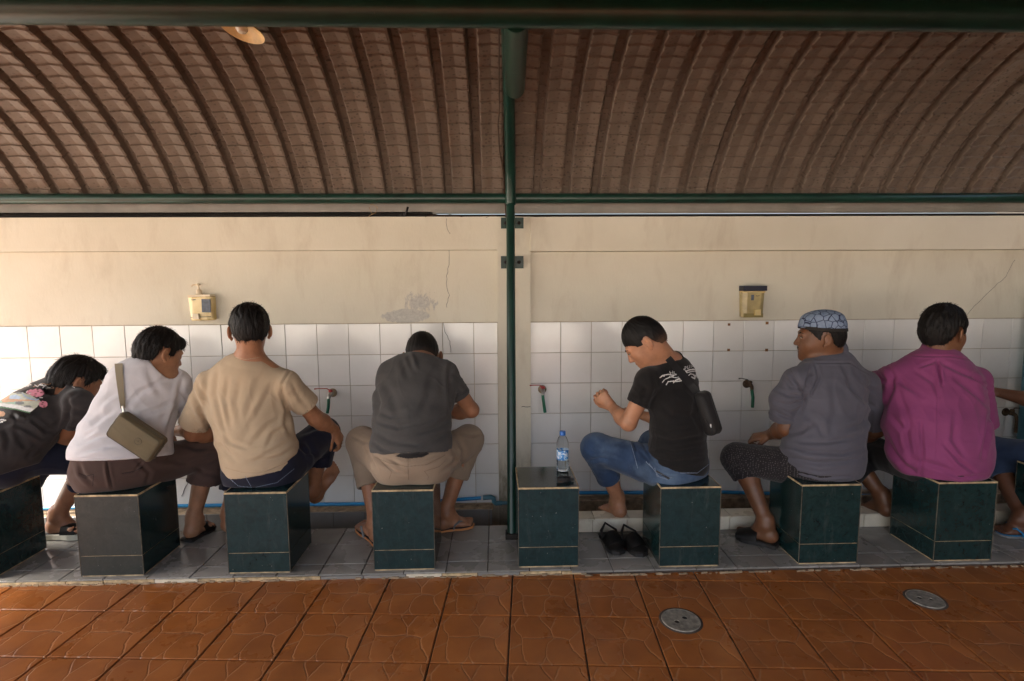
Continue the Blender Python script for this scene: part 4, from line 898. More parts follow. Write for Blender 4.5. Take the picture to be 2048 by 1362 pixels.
# ------------------------------------------------------------------ people
SK = {1: (.33, .15, .08), 2: (.38, .19, .105), 3: (.34, .155, .080), 4: (.34, .155, .082), 5: (.40, .19, .105), 6: (.155, .066, .031), 7: (.20, .09, .045), 8: (.12, .05, .027)}
def finish(F, name, mats, parent, sm=1, fold=None, seed=0, amp=.008):
    F.build(); v, f = F.mesh(); v = relax(v, f, sm); N = vnormals(v, f)
    if fold: v = folds(v, N, amp, fold, seed)
    o = link(name, np_mesh(name, v, f, mats), None, parent); return o
def setp(o, root):
    o.parent = root; o.matrix_parent_inverse = root.matrix_basis.inverted(); return o
def px2m(px, Y): return px*Y/FPX
def person(i, lab, spine, head, arms, legs, shirt, pants, hair, hem=None, sleeve=None, collar='tee', extra=None, bodyscale=.9, hipw=.095, fold=None, famp=.006, shirt_h=.0048, pant_h=.0055):
    """spine: list of (px,py,Y,halfwidth_px,flat) from seat to neck; lateral taken from arms; arms: dict l/r -> (shoulder, elbow, wrist, handdir, palm, curl, side); legs: dict -> (knee, heel, toe, cuffpos(0..1 down the shin or <0 on thigh), up, side)"""
    sp = [(at(x, y, Y), px2m(hw, Y), fl) for x, y, Y, hw, fl in spine]; pel = sp[0][0]
    root = empty('person', (pel[0], pel[1], .42), label=lab, cat='person', group='men washing on the green block seats')
    bpy.context.view_layer.update()
    uS = nrm(arms['r'][0]-arms['l'][0]); uH = nrm(A(uS[0], uS[1]*.7, uS[2]*.2))
    if legs.get('u') is not None: uH = nrm(legs['u'])
    sm = skin_mat('skin_tone', SK[i])
    # ---- skin
    F = Field(.0041)
    Hc, R, hs = head
    add_head(F, Hc, R, hs)
    nb = sp[-1][0]; F.rc(nb-.03*nrm(A(0, 0, 1)), Hc+hs*(-.030*R[1]-.045*R[2]), .060, .054, .03)
    n = len(sp)
    for (p, r, fl), (p2, r2, fl2), q in zip(sp[1:-1], sp[2:], range(n)):
        t = (q+.5)/(n-1); u = nrm(uH*(1-t)+uS*t); F.fc(p, p2, r*bodyscale, min(r2, r2)*bodyscale, u, fl*.92, fl2*.92, .03)
    for s in 'lr':
        a = arms[s]; F.rc(nb, a[0], .045, .048, .03); arm(F, a[0], a[1], a[2], a[7] if len(a) > 7 else 1.)
        add_hand(F, a[2], a[3], a[4], a[5], a[6])
    for s in 'lr':
        kn, heel, toe, cf, up, sd_ = legs[s][:6]; an = add_foot(F, heel, toe, up, 1., sd_); hip = pel+uH*hipw*(-1 if s == 'l' else 1)+A(0, .03, -.005); leg(F, hip, kn, an)
        legs[s] = tuple(legs[s][:6])+(an, hip)
    body = finish(F, 'body', [sm], None, 1); setp(body, root)
    # ---- trousers
    F = Field(pant_h); r0 = sp[0][1]
    F.fc(pel-uH*(r0-.105), pel+uH*(r0-.105), .105, .105, A(0, 0, 1), .95, k=.03)
    F.fc(pel+A(0, 0, -.01), sp[1][0], r0*.96, sp[1][1]*.93, uH, sp[0][2], sp[1][2]*.95, k=.04)
    for s in (-1, 1): F.rc(pel+uH*s*.07+A(0, -.012, -.045), pel+uH*s*.075+A(0, .03, -.05), .090, .09, .03)
    F.cut((0, 0, .4215), (0, 0, -1))
    F.cut(sp[1][0]+nrm(sp[1][0]-pel)*.02, sp[1][0]-pel)
    pr = pants.get('r', (.098, .074, .062, .06)); cuffs = []
    for s in 'lr':
        kn, heel, toe, cf, up, sd_, an, hip = legs[s]
        F.rc(hip, kn, pr[0], pr[1], .05)
        if cf > 0:
            c = kn+(an-kn)*cf; F.rc(kn, c, pr[1], pr[3], .03, True); ax = nrm(an-kn); cuffs.append((c, ax, pr[3]))
            if pants.get('roll'): F.tor(c-ax*.010, ax, pr[3]-.004, .0085, .004); F.tor(c-ax*.026, ax, pr[3]-.004, .0085, .006)
            F.rc(c-ax*.012, c+ax*.03, pr[3]-.008, pr[3]-.008, .0, op='s')
    fo = []
    for s in 'lr':
        kn, an, hip = legs[s][0], legs[s][6], legs[s][7]; fo += [(np.cross(kn-hip, (0, 0, 1)), 16, 6, .7, hip+(kn-hip)*.12, .12), (kn-hip, 20, 4, .45, (kn+hip)/2, .16), (np.cross(kn-an, kn-hip), 26, 7, .7, kn, .075), (np.cross(kn-an, A(0, 1, 0)), 22, 7, .6, kn+(an-kn)*.35, .10)]
    tr = finish(F, pants.get('name', 'trousers'), pants['mats'], None, 2, fo, i*3.1, pants.get('amp', .006)); setp(tr, root)
    # ---- shirt
    F = Field(shirt_h)
    for q in range(len(sp)-1):
        (p, r, fl), (p2, r2, fl2) = sp[q], sp[q+1]; t = (q+.5)/(n-1); u = nrm(uH*(1-t)+uS*t)
        if q == n-2: F.fc(p, p2-(p2-p)*.50, r, r2+.030, u, fl, .80, .04)
        else: F.fc(p, p2, r, r2, u, fl, fl2, .035)
    for s in 'lr': F.rc(nb+(sp[-2][0]-nb)*.62, arms[s][0]+A(0, 0, .008), .052, .056, .04)
    if hem: F.cut(hem[0], hem[1])
    if len(hem or ()) > 2: F.rc(hem[0]-nrm(hem[1])*.02, hem[0]+nrm(hem[1])*.05, hem[2], hem[2], 0, op='s')
    sl = sleeve or {}
    for s in 'lr':
        e = sl.get(s)
        if e is None: continue
        pts = e[0]; rr = e[1]; pts = [arms[s][0]]+list(pts); rr = [.060]+list(rr)
        for q in range(len(pts)-1): F.rc(pts[q], pts[q+1], rr[q], rr[q+1], .03 if q == 0 else .02, q == len(pts)-2)
        ax = nrm(pts[-1]-pts[-2]); F.rc(pts[-1]-ax*.012, pts[-1]+ax*.04, rr[-1]-.007, rr[-1]-.007, .0, op='s')
        if e[2:]: F.tor(pts[-1]-ax*.012, ax, rr[-1]-.004, .010, .006); F.tor(pts[-1]-ax*.030, ax, rr[-1]-.002, .010, .006)
    nd = nrm(Hc+hs*(-.030*R[1]-.045*R[2])-nb)
    if collar == 'tee': F.rc(nb+nd*.010, nb+nd*.12, .057, .057, .004, op='s'); F.tor(nb+nd*.004, nrm(nd+A(0, -.25, 0)), .056, .0075, .006)
    else: F.rc(nb+nd*.02, nb+nd*.14, .060, .060, .004, op='s'); F.tor(nb+nd*.008, nrm(nd+A(0, -.25, 0)), .062, .011, .012); F.tor(nb+nd*.022, nrm(nd+A(0, -.3, 0)), .060, .0085, .008)
    ch = sp[n//2][0]; wa = sp[1][0]
    fo = fold or [((0, 0, 1), 14, 4, .5, ch, .25), (uS, 26, 6, .8, wa, .12), (nrm(wa-arms['l'][0]), 17, 4, .55, (wa+arms['l'][0])/2, .16), (nrm(wa-arms['r'][0]), 17, 4, .55, (wa+arms['r'][0])/2, .16)]
    for s in 'lr':
        if sl.get(s) is not None: fo = fo+[(nrm(np.cross(arms[s][1]-arms[s][0], A(0, 1, .2))), 24, 8, .7, arms[s][0]+(arms[s][1]-arms[s][0])*.25+(ch-arms[s][0])*.15, .09)]
    shn = finish(F, 'shirt', shirt, None, 2, fo, i*2.3, famp); setp(shn, root)
    if hair:
        ho = add_hair('hair', None, Hc, R, hs, seed=i*3, **hair); setp(ho, root)
    return dict(root=root, sp=sp, Hc=Hc, R=R, hs=hs, body=body, shirt=shn, trousers=tr, uS=uS, legs=legs, nb=nb)
def HL(p, x, y, z): return p['Hc']+p['hs']*(x*p['R'][0]+y*p['R'][1]+z*p['R'][2])
def face_bits(p, side, brow=True):
    """eyes and eyebrows; side -1/1 or 0 for both"""
    for s in ((-1, 1) if side == 0 else (side,)):
        R = p['R']
        c = HL(p, s*.032, .0898, .0110); F = Field(.0016); F.el(c, R, A(.0110, .0062, .0034)*p['hs'], 0); o = finish(F, 'eye', [M['eye_white']], None, 1); setp(o, p['root'])
        F = Field(.0014); F.el(HL(p, s*.0295, .0940, .0108), R, A(.0062, .0030, .0040)*p['hs'], 0); o2 = finish(F, 'iris', [M['iris']], None, 1); o2.parent = o; o2.matrix_parent_inverse = (o.matrix_parent_inverse @ o.matrix_basis).inverted() if False else Matrix.Identity(4); o2.matrix_parent_inverse = (p['root'].matrix_basis @ o.matrix_parent_inverse).inverted()
        F = Field(.0018); F.rc(HL(p, s*.019, .0935, .0150), HL(p, s*.033, .0965, .0165), .0022, .0022, .001); F.rc(HL(p, s*.033, .0965, .0165), HL(p, s*.047, .0860, .0125), .0022, .0018, .001); o = finish(F, 'eyelid', [HAIRM], None, 0); setp(o, p['root'])
        if brow: F = Field(.0018); F.rc(HL(p, s*.014, .0965, .0315), HL(p, s*.034, .0945, .0375), .0036, .0036, .003); F.rc(HL(p, s*.034, .0945, .0375), HL(p, s*.050, .083, .033), .0036, .0018, .003); o = finish(F, 'eyebrow', [HAIRM], None, 0); setp(o, p['root'])
def slipper(root, heel, toe, up, sole_m, strap_m, kind='slide', side=1, w=.046, name='slipper', th=.012, foot_m=None):
    f = nrm(toe-heel); up = nrm(A(*up)-f*np.dot(A(*up), f)); lat = np.cross(f, up); L = np.linalg.norm(toe-heel)+.022; o0 = heel-f*.012
    e = empty(name, o0); bpy.context.view_layer.update()
    if root is not None: setp(e, root)
    Mx = Matrix(((lat[0], f[0], up[0], o0[0]), (lat[1], f[1], up[1], o0[1]), (lat[2], f[2], up[2], o0[2]), (0, 0, 0, 1)))
    Ml = Matrix.Translation(V(-o0)) @ Mx
    out = [(0, -w*.62), (.03, -w*.80), (.10, -w*.82), (.25, -w*.72), (.45, -w*.78), (.62, -w), (.80, -w*.97), (.93, -w*.68), (1., 0)]; side_ = [(w*-x, y*L) for y, x in [(a, b/w) for a, b in out]]
    pts = [(x, y) for x, y in side_]; pts += [(-x, y) for x, y in reversed(side_[1:-1])]
    def plate(z0, z1, sc_, nm, m, bev=.002):
        b = bmesh.new(); cx, cy = 0, L*.5; a = [b.verts.new((x*sc_, cy+(y-cy)*sc_, z0)) for x, y in pts]; c = [b.verts.new((x*sc_, cy+(y-cy)*sc_, z1)) for x, y in pts]; k = len(pts)
        for q in range(k): b.faces.new((a[q], a[(q+1) % k], c[(q+1) % k], c[q]))
        b.faces.new(a[::-1]); b.faces.new(c); bmesh.ops.recalc_face_normals(b, faces=b.faces); ob = bm_obj(nm, b, m, e, bevel=bev); ob.matrix_local = Ml; return ob
    plate(-th, 0, 1, 'sole', sole_m); plate(.0002, .003, .93, 'footbed', foot_m or strap_m, .001)
    b = bmesh.new()
    if kind == 'thong':
        tp = (.010*side, L*.80, .004)
        for s in (-1, 1): tube(b, [tp, (s*.018, L*.70, .030), (s*.036, L*.58, .042), (s*.042, L*.45, .022), (s*.043, L*.42, .0)], [.004, .006, .008, .007, .006], 8, flat=.6)
    else:
        n = 14; rows = []
        for yy, hh in ((L*.46, .058), (L*.60, .052), (L*.74, .040), (L*(.80 if kind == 'slide' else .94), .022)):
            rows.append([b.verts.new((w*.98*math.cos(a), yy, hh*math.sin(a)+.001)) for a in np.linspace(0, math.pi, n)])
        for r1, r2 in zip(rows, rows[1:]):
            for q in range(n-1): b.faces.new((r1[q], r1[q+1], r2[q+1], r2[q])).smooth = True
        bmesh.ops.solidify(b, geom=b.faces[:], thickness=-.003)
    ob = bm_obj('strap', b, strap_m, e, smooth=True); ob.matrix_local = Ml
    return e
# ---- garment materials
C = {}
C['print_tee'] = cloth_mat('charcoal_tee', (.034, .030, .030), .15, .9)
C['white_tee'] = cloth_mat('white_tee', (.60, .59, .615), .03, .9)
C['beige_tee'] = cloth_mat('beige_tee', (.43, .33, .222), .06, .9)
C['grey_tee'] = cloth_mat('heather_grey_tee', (.050, .048, .047), .10, .95, heather=.5)
C['black_tee'] = cloth_mat('black_tee', (.010, .009, .009), .15, .85)
C['slate_shirt'] = cloth_mat('slate_shirt', (.088, .086, .108), .08, .85, wr=2.2)
C['magenta'] = cloth_mat('magenta_shirt', (.215, .045, .135), .08, .75, wr=2.2)
C['navy_denim'] = cloth_mat('navy_denim', (.012, .015, .032), .3, .85)
C['brown_twill'] = cloth_mat('brown_twill', (.075, .046, .038), .15, .85)
C['black_denim'] = cloth_mat('blue_black_denim', (.010, .011, .024), .3, .85)
C['tan_chino'] = cloth_mat('tan_chino', (.28, .21, .15), .08, .85)
C['blue_denim'] = cloth_mat('washed_blue_denim', (.026, .050, .105), .35, .85, fade=(.12, .175, .25))
C['dots'] = cloth_mat('dotted_dark_cotton', (.020, .017, .019), .2, .9, pattern=(105, (.11, .10, .10)))
C['black_cotton'] = cloth_mat('black_cotton', (.008, .008, .009), .2, .9)
C['dark_denim'] = cloth_mat('dark_blue_denim', (.014, .026, .060), .3, .85, fade=(.035, .06, .11))
M['white_sole'] = simple('pale_rubber', (.55, .53, .43), .5, .1); M['orange_sole'] = simple('tan_rubber', (.52, .22, .075), .6, .1); M['navy_rubber'] = simple('navy_rubber', (.010, .012, .022), .6); M['grey_strap'] = simple('grey_rubber', (.16, .16, .16), .5)
P = {}
UP = (0, 0, 1)
def fade_mat(Hc, R, z0, z1, skin):
    t = NT('faded_crop', .6, .25); g = t.n('NewGeometry').outputs['Position']; sb_ = t.n('VectorMath', operation='SUBTRACT'); t.l(g, sb_.inputs[0]); sb_.inputs[1].default_value = tuple(Hc); dt = t.n('VectorMath', operation='DOT_PRODUCT'); t.l(sb_.outputs[0], dt.inputs[0]); dt.inputs[1].default_value = tuple(R[2])
    k = t.coord('World'); f = t.math('ADD', t.math('DIVIDE', t.math('SUBTRACT', dt.outputs['Value'], z0), z1-z0), t.math('MULTIPLY', t.math('SUBTRACT', t.noise(k, 240, 3, .7), .5), .9))
    t.col(t.ramp(f, [(.0, tuple(x*.8 for x in skin)), (.30, tuple(x*.22 for x in skin)), (.7, (.006, .005, .0045))])); t.bump(t.noise(k, 300, 3), .4, .002); return t.m
# 3: beige tee
P[3] = person(3, 'man in plain beige T-shirt and dark blue shorts washing his raised right foot',
 [(521, 940, 2.63, 70, .78), (520, 905, 2.65, 73, .74), (508, 862, 2.68, 72, .70), (494, 815, 2.70, 76, .64), (493, 772, 2.71, 76, .58), (496, 742, 2.70, 58, .62), (499, 712, 2.69, 26, .9)],
 (at(500, 664, 2.70), head_frame(-25, 8, 0), 1.03),
 {'l': (at(420, 768, 2.70), at(386, 866, 2.78), at(450, 872, 2.95), A(.8, .6, -.2), A(0, .3, -1), 35, 1),
  'r': (at(574, 768, 2.70), at(631, 836, 2.82), at(668, 858, 2.93), A(.25, .35, -.85), A(-.8, .3, -.5), 42, -1)},
 {'l': (at(478, 925, 3.05), atz(455, 1065, .02), atz(450, 1050, .02)+A(-.02, .2, 0), .55, UP, 1), 'r': (at(648, 866, 2.98), at(632, 1004, 3.03), at(676, 930, 3.10), .52, (-.35, -.9, .3), -1)},
 [C['beige_tee']], dict(mats=[C['black_denim']], r=(.098, .082, .07, .075), name='shorts'), dict(nape=-.048, side=.004, front=.07, top=.020, thick=.016, clump=.005, tufts=600, tl=.022),
 hem=(at(520, 949, 2.56), A(.16, -.2, -1)), sleeve={'l': ([at(388, 848, 2.76)], [.074]), 'r': ([at(615, 811, 2.78)], [.066])})

# 2: white tee, sling bag
P[2] = person(2, 'man in white T-shirt and brown shorts with an olive bag across his back',
 [(238, 940, 2.62, 84, .76), (245, 905, 2.64, 86, .72), (252, 868, 2.67, 77, .70), (271, 822, 2.71, 69, .66), (289, 776, 2.75, 64, .60), (293, 748, 2.77, 56, .62), (293, 722, 2.78, 26, .9)],
 (at(318, 710, 2.82), head_frame(32, 22, 3), 1.02),
 {'l': (at(250, 762, 2.72), at(245, 838, 2.98), at(300, 872, 3.12), A(.8, .5, -.2), A(0, .3, -1), 35, 1),
  'r': (at(356, 768, 2.84), at(392, 858, 2.98), at(350, 862, 3.10), A(-.9, .5, 0), A(0, .3, -1), 35, -1)},
 {'l': (at(215, 915, 3.08), atz(250, 1066, .02), atz(250, 1045, .02)+A(0, .1, 0), .5, UP, 1), 'r': (at(424, 902, 2.92), atz(374, 1078, .035), atz(424, 1050, .035), .46, UP, -1)},
 [C['white_tee']], dict(mats=[C['brown_twill']], r=(.105, .084, .07, .085), name='shorts'), dict(nape=-.052, side=.006, front=.062, top=.022, thick=.013, clump=.008, tufts=900, fringe=.006, tl=.026),
 hem=(at(242, 917, 2.55), A(0, -.2, -1)), sleeve={'l': ([at(246, 815, 2.90)], [.062]), 'r': ([at(380, 830, 2.93)], [.062])})
# 1: printed charcoal tee
P[1] = person(1, 'man at the far left bending low in a charcoal T-shirt with a printed back',
 [(-22, 915, 2.60, 86, .78), (10, 888, 2.64, 84, .74), (42, 855, 2.70, 78, .72), (76, 824, 2.76, 72, .68), (108, 800, 2.82, 68, .62), (126, 786, 2.85, 52, .66), (141, 776, 2.87, 26, .9)],
 (at(152, 767, 2.86), head_frame(38, 26, 0), 1.04),
 {'l': (at(78, 792, 3.00), at(110, 850, 3.12), at(180, 880, 3.2), A(.8, .5, -.2), A(0, .3, -1), 35, 1),
  'r': (at(158, 806, 2.72), at(128, 880, 2.78), at(188, 868, 2.98), A(.8, .5, .1), A(0, .3, -1), 35, -1)},
 {'u': A(.9, -.2, .1), 'l': (at(90, 905, 3.08), atz(30, 1058, .02), atz(32, 1045, .02)+A(0, .12, 0), .6, UP, 1), 'r': (at(190, 918, 2.90), atz(97, 1064, .055), atz(176, 1062, .055), .50, UP, -1)},
 [C['print_tee']], dict(mats=[C['navy_denim']], r=(.098, .076, .066, .052), roll=False), dict(nape=-.060, side=.004, front=.052, top=.022, thick=.014, clump=.008, tufts=900, fringe=.010, tl=.028),
 hem=(at(20, 945, 2.55), A(.35, -.1, -1)), sleeve={'l': ([at(92, 835, 3.08)], [.066]), 'r': ([at(151, 848, 2.74)], [.066])})
# 4: heather grey tee, tan chinos
P[4] = person(4, 'man in dark grey T-shirt and rolled tan trousers bowing his head to the wall',
 [(824, 925, 2.62, 80, .80), (822, 888, 2.66, 80, .74), (824, 845, 2.72, 76, .72), (827, 800, 2.79, 78, .68), (832, 768, 2.86, 78, .62), (837, 748, 2.89, 72, .58), (845, 722, 2.93, 34, .9)],
 (at(845, 718, 3.02), head_frame(-8, 36, 0), 1.15),
 {'l': (at(782, 749, 2.88), at(775, 838, 3.08), at(805, 878, 3.2), A(.5, .7, -.2), A(0, .3, -1), 35, 1),
  'r': (at(891, 747, 2.88), at(943, 820, 2.96), at(880, 828, 3.12), A(-.9, .5, .1), A(0, .3, -1), 35, -1)},
 {'l': (at(724, 884, 2.98), atz(760, 1086, .035), atz(719, 1050, .035), .56, UP, 1), 'r': (at(937, 880, 2.98), atz(874, 1058, .035), atz(946, 1047, .035), .52, UP, -1)},
 [C['grey_tee']], dict(mats=[C['tan_chino']], r=(.108, .082, .066, .062), roll=True), dict(nape=-.060, side=.000, front=.075, top=.014, thick=.005, clump=.002, tufts=300, tl=.009, mat=fade_mat(at(845, 718, 3.02), head_frame(-8, 36, 0), -.05, .03, (.17, .09, .055))),
 hem=(at(822, 906, 2.50), A(0, -.28, -1)), sleeve={'l': ([at(778, 805, 2.98)], [.062]), 'r': ([at(921, 791, 2.93)], [.058])})
# 5: black tee, jeans
P[5] = person(5, 'man in black T-shirt and blue jeans seen from the side, raising his fist',
 [(1356, 932, 2.62, 70, .80), (1354, 900, 2.62, 64, .80), (1357, 858, 2.63, 62, .78), (1351, 810, 2.66, 62, .74), (1346, 768, 2.70, 60, .64), (1348, 744, 2.72, 48, .68), (1345, 724, 2.72, 24, .9)],
 (at(1291, 687, 2.68), head_frame(-76, 42, 0), 1.02),
 {'l': (at(1297, 762, 2.60), at(1257, 846, 2.64), at(1224, 814, 2.80), A(-.62, .35, .62), A(.3, .9, .1), 80, 1, .95),
  'r': (at(1372, 766, 2.82), at(1330, 842, 3.0), at(1288, 832, 3.06), A(-.9, .2, .3), A(0, .3, -1), 60, -1)},
 {'u': A(.8, .55, 0), 'l': (at(1192, 896, 2.80), atz(1246, 1036, .098), at(1203, 1017, 3.03), .60, (.1, 0, 1), 1), 'r': (at(1306, 888, 3.08), atz(1345, 1034, .098), atz(1330, 1024, .098)+A(-.02, .1, 0), .6, UP, -1)},
 [C['black_tee']], dict(mats=[C['blue_denim']], r=(.100, .077, .069, .060), roll=True), None,
 bodyscale=.84, hem=(at(1350, 943, 2.50), A(-.22, -.15, -1)), sleeve={'l': ([at(1275, 808, 2.60)], [.056]), 'r': ([at(1362, 805, 2.9)], [.056])})
for kw in (dict(nape=-.050, side=-.002, front=.060, top=.018, thick=.0055, clump=.0022, tufts=260, tl=.010, mat=fade_mat(P[5]['Hc'], P[5]['R'], -.03, .04, (.10, .055, .034))),):
    setp(add_hair('hair', None, P[5]['Hc'], P[5]['R'], P[5]['hs'], seed=5, **kw), P[5]['root'])
face_bits(P[5], -1)
# 6: slate shirt, skullcap
P[6] = person(6, 'man in slate grey shirt and patterned skullcap looking over his left shoulder',
 [(1648, 934, 2.61, 82, .80), (1645, 905, 2.63, 86, .76), (1650, 855, 2.66, 83, .74), (1657, 805, 2.69, 82, .68), (1662, 760, 2.72, 80, .60), (1664, 732, 2.73, 58, .64), (1667, 704, 2.73, 27, .9)],
 (at(1640, 677, 2.72), head_frame(-70, 4, 0), 1.02),
 {'l': (at(1592, 762, 2.64), at(1572, 856, 2.66), at(1540, 869, 2.82), A(-.8, .45, -.30), A(0, .2, -1), 62, 1),
  'r': (at(1733, 768, 2.78), at(1752, 860, 2.88), at(1715, 885, 3.1), A(-.6, .7, -.2), A(0, .3, -1), 35, -1)},
 {'u': A(.95, .25, 0), 'l': (at(1475, 917, 2.80), atz(1553, 1086, .045), atz(1474, 1066, .045), .30, UP, 1), 'r': (at(1700, 905, 3.02), atz(1782, 1034, .10), at(1726, 1012, 3.0), .25, (0, -.1, 1), -1)},
 [C['slate_shirt']], dict(mats=[C['dots']], r=(.098, .080, .07, .066)), dict(nape=-.045, side=.0, front=.068, top=.006, thick=.008, clump=.004, tufts=350, tl=.016),
 bodyscale=.82, hem=(at(1650, 966, 2.46), A(0, -.05, -1)), sleeve={'l': ([at(1566, 800, 2.64), at(1565, 838, 2.66)], [.062, .058], 1), 'r': ([at(1752, 850, 2.87)], [.064])}, collar='band')
face_bits(P[6], -1)
# 7: magenta shirt
P[7] = person(7, 'man in loose magenta shirt with his head turned to the right',
 [(1890, 934, 2.60, 88, .82), (1878, 900, 2.62, 98, .76), (1870, 855, 2.66, 99, .72), (1870, 805, 2.70, 95, .66), (1873, 762, 2.73, 90, .58), (1874, 730, 2.74, 64, .62), (1875, 702, 2.74, 28, .9)],
 (at(1886, 667, 2.75), head_frame(70, 4, 0), 1.09),
 {'l': (at(1790, 754, 2.76), at(1728, 772, 2.98), at(1700, 800, 3.2), A(-.3, .9, 0), A(0, .3, -1), 35, 1),
  'r': (at(1954, 760, 2.76), at(1964, 860, 2.80), at(1935, 890, 3.05), A(-.3, .9, -.1), A(0, .3, -1), 35, -1)},
 {'l': (at(1742, 902, 3.0), atz(1668, 1034, .098), atz(1660, 1024, .098)+A(0, .1, 0), .6, UP, 1), 'r': (at(1944, 905, 3.02), atz(1920, 1034, .098), atz(1920, 1024, .098)+A(0, .1, 0), .6, UP, -1)},
 [C['magenta']], dict(mats=[C['black_cotton']], r=(.098, .082, .07, .06)), dict(nape=-.058, side=.006, front=.070, top=.024, thick=.015, clump=.007, tufts=700, tl=.018),
 hem=(at(1890, 961, 2.46), A(0, -.05, -1)), sleeve={'l': ([at(1740, 768, 2.94)], [.060]), 'r': ([at(1966, 850, 2.80)], [.070])}, collar='band', famp=.009, bodyscale=.78)
# 8: mostly beyond the right edge
P[8] = person(8, 'man in rolled jeans at the right edge, only forearm, leg and foot in view',
 [(2200, 930, 2.60, 80, .80), (2200, 890, 2.62, 78, .74), (2198, 845, 2.66, 76, .72), (2196, 800, 2.70, 76, .68), (2196, 762, 2.73, 74, .60), (2196, 735, 2.74, 58, .64), (2196, 710, 2.74, 26, .9)],
 (at(2196, 668, 2.75), head_frame(-20, 15, 0), 1.0),
 {'l': (at(2118, 765, 2.74), at(2092, 806, 2.92), at(1992, 784, 3.10), A(-.9, .3, .1), A(0, .3, -1), 35, 1),
  'r': (at(2272, 765, 2.74), at(2285, 850, 2.9), at(2250, 880, 3.1), A(-.5, .8, -.2), A(0, .3, -1), 35, -1)},
 {'l': (at(1975, 900, 2.96), atz(2066, 1070, .035), atz(1992, 1064, .035), .42, UP, 1), 'r': (at(2250, 905, 3.0), atz(2250, 1060, .035), atz(2250, 1045, .035)+A(0, .1, 0), .5, UP, -1)},
 [C['print_tee']], dict(mats=[C['dark_denim']], r=(.100, .080, .066, .058), roll=True), dict(nape=-.05, side=.01, front=.07, top=.02, thick=.01, tufts=200),
 hem=(at(2200, 945, 2.5), A(0, -.1, -1)), sleeve={'l': ([at(2100, 800, 2.87)], [.06]), 'r': ([at(2282, 830, 2.86)], [.06])})
# ---- footwear worn
def worn(i, s, *a, **k):
    l = P[i]['legs'][s]; return slipper(P[i]['root'], l[1], l[2], l[4], *a, **k)
worn(1, 'r', M['white_sole'], M['black'], 'slide', th=.030, w=.050); worn(2, 'r', M['black'], M['black'], 'slide', th=.014, w=.050)
worn(4, 'l', M['orange_sole'], M['grey_strap'], 'thong', -1, foot_m=M['navy_rubber']); worn(4, 'r', M['orange_sole'], M['grey_strap'], 'thong', -1, foot_m=M['navy_rubber'])
worn(6, 'l', M['black'], M['black'], 'clog', th=.022, w=.054, name='shoe'); worn(8, 'l', M['grey_strap'], M['blue_pvc'], 'thong', 1)
# pair of sandals on the platform floor
def sandal(h, t, lab):
    h, t = atz(*h, .042), atz(*t, .042); e = slipper(None, h, t, UP, M['black'], M['black'], 'slide', th=.020, w=.050, name='sandal'); tag(e, lab, 'sandal', 'pair of black strap sandals on the platform')
    f = nrm(t-h); lat = np.cross(f, A(0, 0, 1)); b = bmesh.new(); c = h+f*.03
    tube(b, [c+lat*.042+f*.05+A(0, 0, .0), c+lat*.040+f*.01+A(0, 0, .035), c-f*.045+A(0, 0, .050), c-lat*.040+f*.01+A(0, 0, .035), c-lat*.042+f*.05], [.006, .008, .008, .008, .006], 8, flat=.6)
    o = bm_obj('heel_strap', b, M['black'], None, smooth=True); bpy.context.view_layer.update(); setp(o, e)
sandal((1212, 1066), (1238, 1102), 'black strap sandal on the left, heel towards the kerb'); sandal((1250, 1070), (1285, 1106), 'black strap sandal on the right, nearer the jeans man\'s block')
# ---- skullcap
R, hs = P[6]['R'], P[6]['hs']; Hc = P[6]['Hc']
F = Field(.003); F.el(HL(P[6], 0, -.012, .066), R, A(.087, .109, .076)*hs, 0)
F.fc(HL(P[6], 0, -.012, .040), HL(P[6], 0, -.012, .100), .0885*hs, .080*hs, R[0], 1.24, 1.24, .012)
F.cut(HL(P[6], 0, 0, .052), -R[2]+.12*R[1])
t = NT('skullcap_cloth', .8, .2); k = t.coord('World'); v = t.n('TexVoronoi', feature='DISTANCE_TO_EDGE'); v.inputs['Scale'].default_value = 31; v.inputs['Randomness'].default_value = .75; t.l(k, v.inputs['Vector'])
b_ = t.ramp(t.noise(k, 60, 3), [(.3, (.15, .20, .29)), (.7, (.23, .29, .39))]); t.col(t.mix(t.ramp(v.outputs[0], [(.035, g3(1)), (.06, g3(0))]), b_, (.028, .035, .07))); t.bump(t.noise(k, 300, 2), .2, .001)
cap = finish(F, 'skullcap', [t.m], None, 1); setp(cap, P[6]['root'])
F = Field(.003); F.fc(HL(P[6], 0, -.012, .030), HL(P[6], 0, -.012, .090), .0905*hs, .0885*hs, R[0], 1.24, 1.24, .0); F.cut(HL(P[6], 0, 0, .045), -R[2]+.12*R[1]); F.cut(HL(P[6], 0, 0, .063), R[2]-.12*R[1])
o = finish(F, 'cap_band', [simple('black_band', (.012, .010, .008), .8)], None, 1); bpy.context.view_layer.update(); setp(o, P[6]['root'])
F = Field(.002); F.rc(HL(P[6], -.022, .0925, -.0435), HL(P[6], 0, .1015, -.0400), .0040, .0045, .003); F.rc(HL(P[6], .022, .0925, -.0435), HL(P[6], 0, .1015, -.0400), .0040, .0045, .003); setp(finish(F, 'moustache', [HAIRM], None, 1), P[6]['root'])

